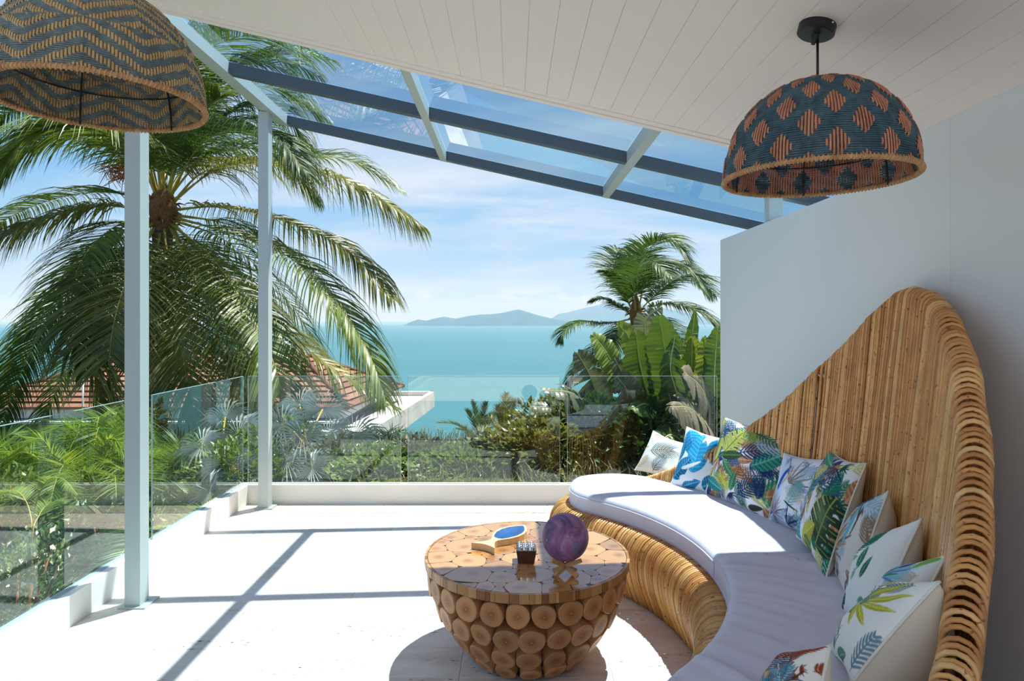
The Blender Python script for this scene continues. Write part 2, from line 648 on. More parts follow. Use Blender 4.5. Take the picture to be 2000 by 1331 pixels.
# ------------------------------------------------------------------ rattan sofa
def rattan(name, a, b, c):
    t = NT(name)
    r = t.rand()
    col = t.ramp(r, [(0.0, a), (0.55, b), (1.0, c)])
    n = t.noise(t.coord('Object', (14, 14, 14)), 1.0, 4, 0.6)
    col = t.mix(0.75, col, t.ramp(n, [(0.3, (0.72, 0.66, 0.60)), (0.7, (1.12, 1.08, 1.02))]), 'MULTIPLY')
    n2 = t.noise(t.coord('Object', (60, 60, 60)), 1.0, 1, 0.5)
    col = t.mix(1.0, col, t.ramp(n2, [(0.27, (0.45, 0.32, 0.22)), (0.33, (1, 1, 1))]), 'MULTIPLY')
    t.color(col)
    t.set(Roughness=0.36, Specular_IOR_Level=0.45)
    return t.m
M['rattan'] = rattan('honey_rattan', srgb(184, 122, 64), srgb(214, 158, 90), srgb(228, 180, 116))
M['rattan_back'] = rattan('brown_rattan', srgb(190, 126, 66), srgb(228, 166, 98), srgb(242, 196, 132))

SK = 1.03
SCX, SCY = -0.41 * SK, 2.70 * SK
RIN, DEPTH = 1.25 * SK, 0.62 * SK
HWID = DEPTH / 2
RMID = RIN + HWID
TH_FAR, TH_NEAR = math.radians(47), math.radians(-46)
def polar(r, th, z=0.0):
    return Vector((SCX + r * math.cos(th), SCY + r * math.sin(th), z))
HT = [(-62, 0.40), (-56, 0.43), (-50, 0.52), (-40, 0.74), (-30, 1.06), (-22, 1.32), (-15, 1.50), (-10, 1.585), (-6, 1.61), (-3, 1.595),
      (2.4, 1.49), (7, 1.375), (12.7, 1.235), (20, 1.04), (27.5, 0.86), (36, 0.68), (45, 0.53), (52, 0.44), (60, 0.40)]
def hback(deg):
    return 1.48 - (1.48 - interp(deg, [a for a, _ in HT], [b for _, b in HT])) * SK
sofa = thing('rattan_sofa', 'crescent rattan sofa with a tall curved back against the white wall', 'sofa', (SCX + RMID, SCY, 0))

# base rods, one object each, fanned along the front arc and round both ends
def outline(step):
    out = []
    a = TH_NEAR
    c = polar(RMID, TH_NEAR)
    n = int(math.pi * HWID * 0.5 / step)
    for i in range(n, 0, -1):                  # near end cap
        ph = i / n * math.pi * 0.5
        rad = -Vector((math.cos(a), math.sin(a), 0))
        tan = Vector((math.sin(a), -math.cos(a), 0))
        d = rad * math.cos(ph) + tan * math.sin(ph)
        out.append((c + d * HWID, d))
    n = int(RIN * (TH_FAR - TH_NEAR) / step)
    for i in range(n + 1):
        th = TH_NEAR + (TH_FAR - TH_NEAR) * i / n
        out.append((polar(RIN, th), -Vector((math.cos(th), math.sin(th), 0))))
    a = TH_FAR
    c = polar(RMID, TH_FAR)
    n = int(math.pi * HWID * 0.95 / step)
    for i in range(1, n + 1):                  # far end cap, well round the tip
        ph = i / n * math.pi * 0.95
        rad = -Vector((math.cos(a), math.sin(a), 0))
        tan = Vector((-math.sin(a), math.cos(a), 0))
        d = rad * math.cos(ph) + tan * math.sin(ph)
        out.append((c + d * HWID, d))
    return out
rng = random.Random(5)
BP = [(-0.07, 0.337), (-0.03, 0.357), (0.02, 0.364), (0.062, 0.352), (0.098, 0.315), (0.118, 0.26), (0.115, 0.195), (0.096, 0.12), (0.070, 0.055), (0.055, 0.010)]
for p, d in outline(0.0186):
    j = rng.uniform(-0.003, 0.003)
    side = Vector((-d.y, d.x, 0)) * rng.uniform(-0.0025, 0.0025)
    pts = [p + d * (o + j) + side + Vector((0, 0, z)) for o, z in BP]
    m = MB()
    m.tube(spline(pts, 15), 0.0079, 6, up=Vector((-d.y, d.x, 0)))
    m.build('base_rod', M['rattan'], sofa)

# back rods: up the inner face, over the rim and down behind
def back_r(z):
    return 1.80 * SK + 0.142 * max(0.0, min(1.0, (z - 0.35) / 1.25)) ** 0.9
a0, a1 = -60, 56
step = math.degrees(0.0168 / 1.95)
deg = a0
while deg < a1:
    dj = deg + rng.uniform(-0.10, 0.10)
    H = hback(dj)
    th = math.radians(dj)
    LR = 0.038
    pts = []
    for i in range(9):
        z = 0.325 + (H - LR - 0.325) * i / 8
        pts.append((back_r(z) + 0.006 * math.sin(z * 7 + deg * 0.7) * 0.4, z))
    rt, zt = pts[-1]
    for q in (30, 60, 90, 120, 150, 180):
        an = math.radians(180 - q)
        pts.append((rt + LR + LR * math.cos(an), zt + LR * math.sin(an)))
    rt2 = rt + 2 * LR
    for i in range(1, 7):
        z = zt - (zt - 0.01) * i / 6
        pts.append((min(rt2, back_r(max(0.38, z)) + 2 * LR + 0.005), z))
    lean = rng.uniform(-0.0035, 0.0035)
    w3 = [polar(r, th + lean * (z - 0.4) / max(0.3, H), z) for r, z in pts]
    m = MB()
    m.tube(w3, 0.0077 * rng.uniform(0.90, 1.06), 6, up=Vector((-math.sin(th), math.cos(th), 0)))
    m.build('back_rod', M['rattan_back'], sofa)
    gap = rng.random()
    deg += step * (1.0 if gap < 0.90 or deg < 8 else 1.7)
# binding rails between the two faces
for z in (0.62, 0.86, 1.10, 1.34):
    ds = [d for d in np.arange(a0, a1, 1.5) if hback(d) > z + 0.09]
    if len(ds) > 3:
        m = MB()
        m.tube([polar(back_r(z) + 0.02, math.radians(d), z) for d in ds], 0.008, 6)
        m.build('cross_rail', M['rattan_back'], sofa)
for z, dn in ((0.10, 0.060), (0.24, 0.094)):
    m = MB()
    m.tube([p + d * dn + Vector((0, 0, z)) for p, d in outline(0.05)], 0.008, 6)
    m.build('cross_rail', M['rattan_back'], sofa)

# seat deck and cushions share one grid of the crescent
def crescent(s0, s1, inset, ns=90, nr=40):
    """Rows of (r, th, edge distance) over the crescent between two arc positions (metres along the middle line)."""
    Lf, Ln = RMID * TH_FAR, RMID * TH_NEAR
    def half(sv):
        e = 0.0
        if sv > Lf:
            e = (sv - Lf) / HWID
        elif sv < Ln:
            e = (Ln - sv) / HWID
        return HWID * math.sqrt(max(0.0, 1 - e * e))
    rows_ = []
    for i in range(ns):
        q = i / (ns - 1)
        q = 0.5 - 0.5 * math.cos(math.pi * q)
        sv = s0 + (s1 - s0) * q
        hw = half(sv)
        row = []
        for j in range(nr):
            v = -math.cos(math.pi * j / (nr - 1))
            row.append((sv, v * hw, hw))
        rows_.append(row)
    return rows_
def sv_point(sv, off, z):
    Lf, Ln = RMID * TH_FAR, RMID * TH_NEAR
    if sv > Lf:
        t = Vector((-math.sin(TH_FAR), math.cos(TH_FAR), 0))
        c = polar(RMID, TH_FAR) + t * (sv - Lf)
        return c + Vector((math.cos(TH_FAR), math.sin(TH_FAR), 0)) * off + Vector((0, 0, z))
    if sv < Ln:
        t = Vector((math.sin(TH_NEAR), -math.cos(TH_NEAR), 0))
        c = polar(RMID, TH_NEAR) + t * (Ln - sv)
        return c + Vector((math.cos(TH_NEAR), math.sin(TH_NEAR), 0)) * off + Vector((0, 0, z))
    return polar(RMID + off, sv / RMID, z)
TIPF = RMID * TH_FAR + HWID * 0.9995
TIPN = RMID * TH_NEAR - HWID * 0.9995
SPLIT = RMID * math.radians(-0.6)
m = MB()
g = crescent(TIPN + 0.03, TIPF - 0.03, 0, 60, 8)
top = [[sv_point(sv, o * 0.93, 0.344) for sv, o, hw in row] for row in g]
bot = [[sv_point(sv, o * 0.93, 0.322) for sv, o, hw in row] for row in g]
m.grid(top, flip=True)
m.grid(bot)
m.build('seat_deck', M['rattan_back'], sofa)

def cushion_fabric():
    t = NT('lilac_grey_canvas')
    n = t.noise(t.coord('Object', (3, 3, 3)), 1.0, 4)
    t.color(t.ramp(n, [(0.3, srgb(206, 198, 210)), (0.7, srgb(216, 209, 219))]))
    t.set(Roughness=0.85, Specular_IOR_Level=0.15, Sheen_Weight=0.15)
    w = t.noise(t.coord('Object', (420, 420, 420)), 1.0, 2)
    t.bump(w, 0.12, 0.002)
    return t.m
M['cushion'] = cushion_fabric()

def seat_cushion(s0, s1, tip0, tip1, z0, z1, wr, seed, label):
    rr = random.Random(seed)
    m = MB()
    g = crescent(s0, s1, 0, 120, 44)
    R = 0.034
    wrk = [(rr.uniform(s0, s1), rr.uniform(0.010, 0.022), rr.uniform(0.4, 1.0) * rr.choice((-1, 1, -1)), rr.uniform(-0.10, 0.10), rr.uniform(0.10, 0.45)) for _ in range(46)]
    pts = []
    for row in g:
        line = []
        for sv, o, hw in row:
            d = hw - abs(o)
            if not tip0:
                d = min(d, sv - s0)
            if not tip1:
                d = min(d, s1 - sv)
            e = max(0.0, min(1.0, d / R))
            z = z1 - R * (1 - math.sqrt(max(0.0, 1 - (1 - e) ** 2)))
            puff = 0.012 * min(1.0, d / 0.16)
            wv = 0.0
            if wr:
                for c, wd, am, off, ln in wrk:
                    x = (sv + o * 0.35 - c) / wd
                    if abs(x) < 3:
                        y = (o + HWID * 0.55 - off) / ln
                        wv += am * math.exp(-x * x) * math.exp(-y * y)
            line.append(sv_point(sv, o, z + puff + wr * wv * e))
        pts.append(line)
    m.grid(pts, flip=True)
    # side walls follow the rim of the grid
    a, b = len(pts), len(pts[0])
    rim = [pts[i][0] for i in range(a)] + [pts[a - 1][j] for j in range(1, b)] + [pts[i][b - 1] for i in range(a - 2, -1, -1)] + [pts[0][j] for j in range(b - 2, 0, -1)]
    n = len(rim)
    lev = [(p.z, None) for p in rim]
    vs, fs = [], []
    for L_, zz in enumerate((None, z0 + 0.06, z0 + 0.02, z0)):
        for p in rim:
            q = p.copy()
            if zz is not None:
                q.z = zz
            vs.append(q)
    for L_ in range(3):
        for i in range(n):
            j = (i + 1) % n
            fs.append((L_ * n + i, L_ * n + j, (L_ + 1) * n + j, (L_ + 1) * n + i))
    m.add(vs, fs, 0, True)
    base = sv_point((s0 + s1) / 2, 0, z0)
    o = tag(m.build('seat_cushion', M['cushion'], origin=base), label, 'cushion', 'seat cushions of the rattan sofa')
    for zz, nm in ((z1 - R * 0.86, 'piping'), (z0 + 0.012, 'piping')):
        q = MB()
        path = [Vector((p.x, p.y, zz)) for i, p in enumerate(rim) if i % 2 == 0]
        cl = []
        for p in path:
            if not cl or (p - cl[-1]).length > 0.004:
                cl.append(p)
        q.tube(cl, 0.0042, 6, closed=True)
        pc = q.build(nm, M['cushion'], o)
    return o
seat_cushion(SPLIT + 0.006, TIPF, False, True, 0.369, 0.475, 0.0022, 3, 'lilac grey seat cushion at the far end of the sofa, half in sunlight')
seat_cushion(TIPN, SPLIT - 0.006, True, False, 0.369, 0.494, 0.015, 4, 'creased lilac grey seat cushion at the near end of the sofa, in shade')

# ------------------------------------------------------------------ printed throw pillows
class Print:
    """Paints a leaf print into a colour attribute over (u, v) in [-1, 1]."""
    def __init__(self, U, V, base):
        self.U, self.V = U, V
        self.c = np.empty(U.shape + (3,))
        self.c[:] = base
    def put(self, mask, col, a=1.0):
        mask = np.clip(mask, 0, 1)[..., None] * a
        self.c = self.c * (1 - mask) + np.array(col) * mask
    def loc(self, x, y, ang):
        ca, sa = math.cos(math.radians(ang)), math.sin(math.radians(ang))
        dx, dy = self.U - x, self.V - y
        return dx * ca + dy * sa, -dx * sa + dy * ca
    def seg(self, x, y, ang, L, w, col, bend=0.0, a=1.0):
        lx, ly = self.loc(x, y, ang)
        t = lx / L
        ly = ly - bend * t * t * L
        wid = w * np.sqrt(np.clip(t * (1.03 - t) * 4, 0, 1)) * (1.15 - 0.5 * t)
        self.put(((t > 0) & (t < 1)) * np.clip((wid - np.abs(ly)) / 0.012 + 0.5, 0, 1), col, a)
    def blade(self, x, y, ang, L, W, col, vein, bend=0.0, nv=9):
        lx, ly = self.loc(x, y, ang)
        t = lx / L
        ly = ly - bend * t * t * L
        wid = W * np.sin(np.pi * np.clip(t, 0, 1) ** 0.8) ** 0.75
        m = ((t > 0) & (t < 1)) * np.clip((wid - np.abs(ly)) / 0.012 + 0.5, 0, 1)
        self.put(m, col)
        st = np.sin((t * nv - np.abs(ly) / W * 1.2) * 2 * np.pi)
        self.put(m * (st > 0.55), vein, 0.55)
        self.put(m * (np.abs(ly) < 0.014), vein, 0.9)
        sh = m * (ly < 0)
        self.put(sh, tuple(c * 0.55 for c in col), 0.35)
    def palm(self, x, y, ang, L, n, fl, w, col, spread=55):
        self.seg(x, y, ang, L, 0.018, col)
        for i in range(n):
            t = 0.12 + 0.84 * i / (n - 1)
            px = x + math.cos(math.radians(ang)) * L * t
            py = y + math.sin(math.radians(ang)) * L * t
            ln = fl * (0.45 + 0.75 * math.sin(math.pi * min(1, t * 0.9 + 0.1)))
            for s_ in (-1, 1):
                self.seg(px, py, ang + s_ * (spread - 22 * t), ln, w, col, -0.18 * s_)
    def fan(self, x, y, a0, a1, L, n, w, cols):
        for i in range(n):
            a = a0 + (a1 - a0) * i / (n - 1)
            self.seg(x, y, a, L * (0.8 + 0.2 * math.sin(i * 2.3)), w, cols[i % len(cols)])
    def monstera(self, x, y, ang, L, W, col, vein):
        lx, ly = self.loc(x, y, ang)
        t = lx / L
        wid = W * np.sin(np.pi * np.clip(t, 0, 1) ** 0.62) ** 0.6
        m = ((t > 0) & (t < 1)) & (np.abs(ly) < wid)
        ph = (t * 5.2 - np.abs(ly) / W * 0.9)
        slit = (np.abs((ph % 1) - 0.5) < 0.13) & (np.abs(ly) > 0.38 * wid)
        self.put((m & ~slit) * 1.0, col)
        self.put((m & ~slit & (np.abs((ph % 1) - 0.02) < 0.05)) * 1.0, vein, 0.8)
        self.put((m & (np.abs(ly) < 0.016)) * 1.0, vein, 0.9)
    def blot(self, x, y, rx, ry, ang, col, a=0.6):
        lx, ly = self.loc(x, y, ang)
        d = (lx / rx) ** 2 + (ly / ry) ** 2
        self.put(np.exp(-d * 1.5), col, a)

def S(r, g, b):
    return srgb(r, g, b)
CREAM, WHITE = S(236, 228, 214), S(240, 238, 234)
TEAL, DTEAL, GREEN, DGREEN, LIME = S(20, 128, 128), S(18, 74, 92), S(52, 130, 84), S(26, 72, 52), S(196, 196, 60)
BLUE, SKYB, NAVY, TAUPE, BROWN, RUST, ORANGE, YEL, GREY, LILAC = (S(20, 92, 178), S(78, 178, 214), S(24, 52, 92), S(158, 132, 110), S(92, 66, 54),
    S(150, 62, 34), S(226, 132, 52), S(222, 200, 76), S(112, 118, 128), S(150, 140, 156))

FILLS = {3: (60, 'mix'), 4: (34, 'pale'), 5: (58, 'mix'), 6: (40, 'taupe'), 7: (7, 'green'), 8: (26, 'pale'), 9: (8, 'sparse'), 10: (40, 'rust')}
PAL = {'mix': [S(34, 122, 92), NAVY, S(176, 178, 84), S(110, 150, 110), S(60, 90, 130), S(170, 120, 84), S(28, 96, 84), S(206, 200, 130)],
       'pale': [S(176, 190, 210), S(150, 160, 178), S(140, 180, 190), S(196, 184, 172), S(96, 120, 150)],
       'taupe': [S(196, 172, 146), S(150, 122, 98), S(120, 110, 116), S(150, 190, 206), S(92, 80, 74)],
       'green': [S(38, 130, 100), S(120, 170, 140)], 'sparse': [S(90, 130, 110), S(196, 190, 80), S(110, 140, 150)],
       'rust': [RUST, S(40, 96, 116), S(206, 150, 96), S(110, 150, 160)]}
def fill(p, seed):
    """Smaller leaves of the print, under the main motifs."""
    if seed not in FILLS:
        return
    n, key = FILLS[seed]
    r = random.Random(100 + seed)
    for i in range(n):
        x, y, a = r.uniform(-1.1, 1.05), r.uniform(-1.1, 1.05), r.uniform(0, 360)
        c = r.choice(PAL[key])
        k = r.random()
        if k < 0.4:
            p.palm(x, y, a, r.uniform(0.4, 0.75), 8, r.uniform(0.18, 0.32), 0.021, c)
        elif k < 0.75:
            p.blade(x, y, a, r.uniform(0.35, 0.75), r.uniform(0.06, 0.14), c, tuple(min(1, v * 1.8 + 0.08) for v in c), r.uniform(-.2, .2), 6)
        else:
            p.fan(x, y, a, a + 140, r.uniform(0.2, 0.4), 8, 0.02, [c, tuple(v * 0.6 for v in c)])

def p1(p):
    p.palm(-0.5, -0.15, 22, 1.2, 6, 0.5, 0.018, S(206, 158, 84))
    p.palm(-0.55, -0.1, 22, 1.3, 11, 0.66, 0.020, DTEAL)
    p.palm(-0.1, -1.0, 60, 0.95, 9, 0.4, 0.019, DTEAL)
    p.palm(-1.0, -0.9, 40, 0.7, 7, 0.3, 0.02, S(200, 160, 100))
    p.seg(-0.9, 0.1, 10, 0.25, 0.05, ORANGE)
    p.seg(-0.7, 0.9, 0, 0.5, 0.05, S(190, 140, 100))
def p2(p):
    rr = random.Random(2)
    for x, y, a, L, W, c in ((-0.75, 0.95, -58, 1.25, 0.42, S(24, 142, 196)), (-0.1, -0.55, 84, 1.5, 0.44, S(36, 156, 206)), (0.45, 0.9, -75, 1.3, 0.34, S(30, 132, 180)),
                             (-0.95, -0.75, 40, 1.0, 0.32, S(16, 104, 150)), (0.3, -0.9, 30, 0.9, 0.25, S(20, 96, 136)), (0.75, -0.2, 80, 1.0, 0.25, S(24, 128, 150)),
                             (-0.9, -0.2, 80, 0.9, 0.16, S(18, 112, 160)), (-0.5, -1.0, 12, 0.8, 0.14, S(20, 110, 160))):
        p.blade(x, y, a, L, W, c, S(112, 206, 232), 0.12, 10)
    p.seg(-0.6, -0.45, 8, 0.8, 0.08, WHITE, 0.3)
    p.seg(-0.62, -0.75, 0, 0.6, 0.10, WHITE)
    p.seg(0.0, 0.6, 70, 0.5, 0.06, WHITE)
def p3(p):
    p.monstera(-0.5, 0.15, 62, 0.8, 0.34, S(198, 196, 96), S(90, 110, 50))
    p.monstera(-0.15, 0.95, -18, 0.95, 0.3, S(150, 160, 72), S(60, 80, 50))
    p.blade(-0.95, 0.95, -82, 1.35, 0.16, S(206, 200, 110), LIME)
    p.blade(-0.55, 0.05, 12, 0.7, 0.13, DGREEN, S(120, 140, 60))
    p.blade(-0.45, -0.02, -48, 0.75, 0.10, GREEN, S(150, 190, 150), 0.2)
    p.blade(0.42, 0.0, 35, 0.85, 0.22, S(34, 122, 104), S(120, 190, 170), 0.1)
    p.palm(-0.1, 0.2, 22, 0.9, 9, 0.34, 0.022, NAVY)
    p.palm(0.25, 0.55, 8, 0.7, 8, 0.35, 0.018, S(150, 180, 190))
    p.fan(-0.62, -0.05, 205, 300, 0.55, 8, 0.02, [S(190, 110, 70), S(160, 80, 50), CREAM])
    p.fan(-0.35, -0.55, -40, 170, 0.30, 9, 0.025, [YEL, LIME, S(160, 170, 60)])
    p.blade(-0.98, -0.6, -18, 0.7, 0.14, TEAL, S(120, 200, 190))
    p.palm(0.2, -0.8, 45, 0.62, 8, 0.34, 0.024, NAVY)
    p.blade(-0.02, -0.75, 78, 0.55, 0.1, S(30, 110, 70), S(120, 180, 130))
    p.fan(0.12, -0.12, 200, 340, 0.26, 6, 0.04, [S(200, 140, 84), S(170, 104, 60)])
    p.palm(0.6, -0.4, 150, 0.55, 6, 0.22, 0.016, S(120, 80, 60))
    p.blade(-0.95, -0.25, 84, 0.9, 0.07, GREEN, LIME)
    p.palm(-0.95, 0.4, 60, 0.7, 7, 0.24, 0.02, S(60, 100, 150))
    p.blot(0.75, 0.75, 0.35, 0.25, 0, S(190, 176, 176), 0.7)
    p.palm(0.1, 0.9, -20, 0.8, 8, 0.2, 0.022, S(70, 100, 60))
    p.seg(0.5, -0.95, 20, 0.4, 0.07, S(60, 60, 50))
def p4(p):
    p.blot(-0.6, 0.3, 0.4, 0.8, 0, S(190, 208, 226), 0.9)
    p.seg(-0.7, -0.05, 70, 0.85, 0.10, BLUE, -0.15)
    p.seg(-0.75, -0.0, 62, 0.7, 0.05, S(40, 70, 170), -0.2)
    p.fan(-0.72, -0.72, -70, 190, 0.62, 19, 0.028, [LILAC, S(120, 112, 130), S(90, 90, 118), S(176, 160, 160)])
    p.fan(-0.1, 0.2, 0, 120, 0.9, 7, 0.03, [GREY, S(140, 150, 140), TAUPE])
    p.seg(-0.5, 0.1, 40, 0.7, 0.05, S(206, 180, 150), 0.2)
    p.palm(-0.1, -0.5, 60, 0.8, 8, 0.3, 0.022, S(120, 170, 170))
    p.seg(-0.2, -0.3, -30, 0.6, 0.03, DGREEN, 0.2)
    p.fan(-0.1, -0.95, -30, 80, 0.6, 7, 0.03, [NAVY, S(80, 96, 120), LILAC])
def p5(p):
    p.palm(-0.45, -0.1, 66, 1.0, 10, 0.5, 0.026, NAVY)
    p.blade(-0.55, -0.2, 74, 1.1, 0.14, S(34, 118, 84), S(140, 196, 160), -0.1)
    p.blade(-0.3, 0.0, 62, 0.9, 0.09, S(40, 96, 150), S(140, 180, 210))
    p.monstera(0.55, -0.72, 74, 1.0, 0.5, S(40, 66, 48), S(168, 170, 82))
    p.blot(0.55, -0.2, 0.25, 0.3, 30, S(120, 146, 96), 0.7)
    p.fan(0.35, 0.75, 190, 330, 0.6, 9, 0.022, [BROWN, S(120, 104, 110), NAVY])
    p.blade(-0.9, 0.95, -12, 0.95, 0.13, S(56, 150, 120), S(170, 214, 180))
    p.monstera(-0.5, 0.42, 30, 0.5, 0.2, S(196, 198, 140), LIME)
    p.palm(-0.9, -0.4, 80, 0.8, 7, 0.26, 0.018, S(140, 84, 70))
    p.fan(-0.55, -0.3, 230, 320, 0.5, 7, 0.022, [S(170, 112, 84), S(124, 74, 60)])
    p.blade(-0.85, -0.5, -60, 0.8, 0.22, S(34, 138, 140), S(130, 206, 200))
    p.blade(-0.2, -0.95, 40, 0.8, 0.22, S(196, 186, 60), S(232, 222, 120))
    p.blade(-0.1, -0.85, -5, 0.5, 0.12, S(60, 120, 70), LIME)
    p.palm(0.1, 0.15, 40, 0.6, 6, 0.25, 0.02, S(30, 80, 120))
    p.seg(-0.95, 0.3, 70, 0.5, 0.05, LIME)
def p6(p):
    p.blot(-0.1, -0.2, 0.6, 0.8, 0, S(200, 178, 152), 0.6)
    p.fan(-0.2, -0.42, 20, 150, 0.95, 13, 0.05, [S(176, 146, 118), S(134, 104, 82), S(206, 184, 158)])
    p.fan(-0.2, -0.42, 170, 370, 0.75, 14, 0.035, [S(150, 120, 100), S(110, 96, 100), S(186, 162, 140)])
    p.fan(-0.1, -0.95, 30, 150, 0.55, 9, 0.045, [S(70, 70, 90), GREY, WHITE])
    p.seg(0.25, 0.75, -84, 0.95, 0.085, S(96, 184, 214))
    p.seg(0.5, 0.8, -90, 0.75, 0.06, S(120, 200, 222))
    p.seg(0.55, 0.7, -96, 0.7, 0.04, BROWN)
    p.seg(-0.2, 0.75, 8, 0.9, 0.08, S(78, 104, 150))
    p.seg(-0.6, 0.6, 20, 0.8, 0.06, GREY)
    p.seg(-0.3, 0.98, 0, 0.9, 0.09, BROWN)
    p.seg(0.55, 0.35, 120, 0.5, 0.06, BROWN)
    p.blot(-0.55, 0.45, 0.2, 0.3, 0, S(170, 212, 228), 0.8)
def p7(p):
    p.palm(-0.95, 0.05, 42, 1.75, 15, 0.5, 0.032, S(38, 138, 112))
    p.palm(-0.7, 0.25, 40, 1.3, 12, 0.42, 0.03, S(26, 110, 90))
    p.blade(0.1, -0.1, 96, 0.55, 0.12, S(26, 116, 86), S(130, 190, 160))
    p.blade(0.3, -0.25, 70, 0.5, 0.10, S(20, 92, 72), S(120, 180, 150))
    p.blade(-0.3, -0.5, 120, 0.32, 0.10, S(34, 124, 96), S(130, 190, 160))
    p.blade(-0.1, -0.35, 60, 0.35, 0.06, S(60, 140, 110), WHITE)
    p.seg(-0.5, -0.85, 60, 0.26, 0.11, S(24, 44, 96))
    p.seg(-0.6, -0.95, 70, 0.22, 0.06, ORANGE)
    p.blade(-1.0, -0.9, 14, 0.6, 0.13, S(24, 100, 72), S(100, 160, 110))
def p8(p):
    p.blot(0.2, 0.6, 0.6, 0.25, 20, S(150, 200, 224), 0.9)
    p.fan(-0.2, 0.4, -10, 80, 0.9, 9, 0.035, [S(90, 130, 180), S(120, 190, 190), GREEN])
    p.seg(0.5, 0.75, 20, 0.5, 0.10, S(130, 180, 80))
    p.blade(-0.6, 0.1, 70, 0.8, 0.12, S(170, 190, 180), S(90, 110, 110))
    p.blade(-0.5, -0.5, 50, 0.6, 0.14, TEAL, S(140, 210, 200))
    p.seg(0.1, 0.7, 40, 0.5, 0.06, S(40, 70, 150))
    p.seg(-0.6, -0.2, 60, 0.3, 0.12, ORANGE)
    p.seg(-0.5, 0.0, 60, 0.24, 0.09, S(70, 130, 190))
def p9(p):
    for x, y, a, L in ((-0.1, 0.35, 60, 0.7), (0.05, 0.3, 40, 0.85), (0.15, 0.2, 22, 0.9), (0.1, 0.1, 5, 0.85), (0.0, 0.05, -30, 0.7), (-0.1, 0.1, -62, 0.6), (-0.3, 0.2, -100, 0.45)):
        p.blade(x, y, a, L, 0.075, S(188, 182, 44), S(224, 216, 110), 0.1, 3)
    p.blade(-0.35, 0.45, 20, 0.45, 0.14, S(24, 110, 96), S(110, 180, 160))
    p.seg(-0.6, 0.1, 80, 0.35, 0.13, ORANGE)
    p.seg(-0.58, 0.35, 70, 0.3, 0.09, S(60, 140, 200))
    p.seg(-0.7, -0.05, 60, 0.3, 0.10, YEL)
    p.seg(-0.95, -0.1, 62, 0.4, 0.10, S(30, 56, 130))
    p.blade(-0.3, -0.35, -50, 0.5, 0.07, S(70, 110, 84), WHITE)
    p.palm(-0.8, -0.95, 70, 0.7, 9, 0.3, 0.024, S(60, 84, 100))
    p.fan(-0.3, -0.95, 40, 130, 0.6, 7, 0.02, [GREY, S(90, 130, 140)])
    p.blade(-0.98, 0.5, 10, 0.5, 0.2, S(40, 120, 84), S(150, 180, 80))
def p10(p):
    p.palm(-0.85, -0.2, 42, 1.6, 14, 0.6, 0.03, S(24, 86, 112))
    p.palm(-0.6, 0.45, 20, 1.5, 12, 0.42, 0.036, RUST)
    p.fan(0.2, -0.4, 0, 110, 0.9, 9, 0.04, [S(96, 50, 34), RUST, S(230, 214, 190)])
    p.palm(-0.3, -0.8, 55, 1.2, 10, 0.4, 0.028, S(70, 140, 160))
    p.seg(-0.4, 0.85, 10, 0.7, 0.08, ORANGE)

def fabric_print():
    t = NT('printed_cotton')
    at = t.n('VertexColor')
    at.layer_name = 'print'
    t.color(at.outputs[0])
    t.set(Roughness=0.8, Specular_IOR_Level=0.2)
    w = t.noise(t.coord('Object', (500, 500, 500)), 1.0, 2)
    t.bump(w, 0.1, 0.002)
    return t.m
M['print'] = fabric_print()
M['linen'] = plain('cream_linen', S(226, 214, 192), 0.85, 0.03, 8.0, 0.15, bump=0.12, bscale=400)
M['piping'] = plain('cream_piping', S(232, 224, 208), 0.85, spec=0.15)

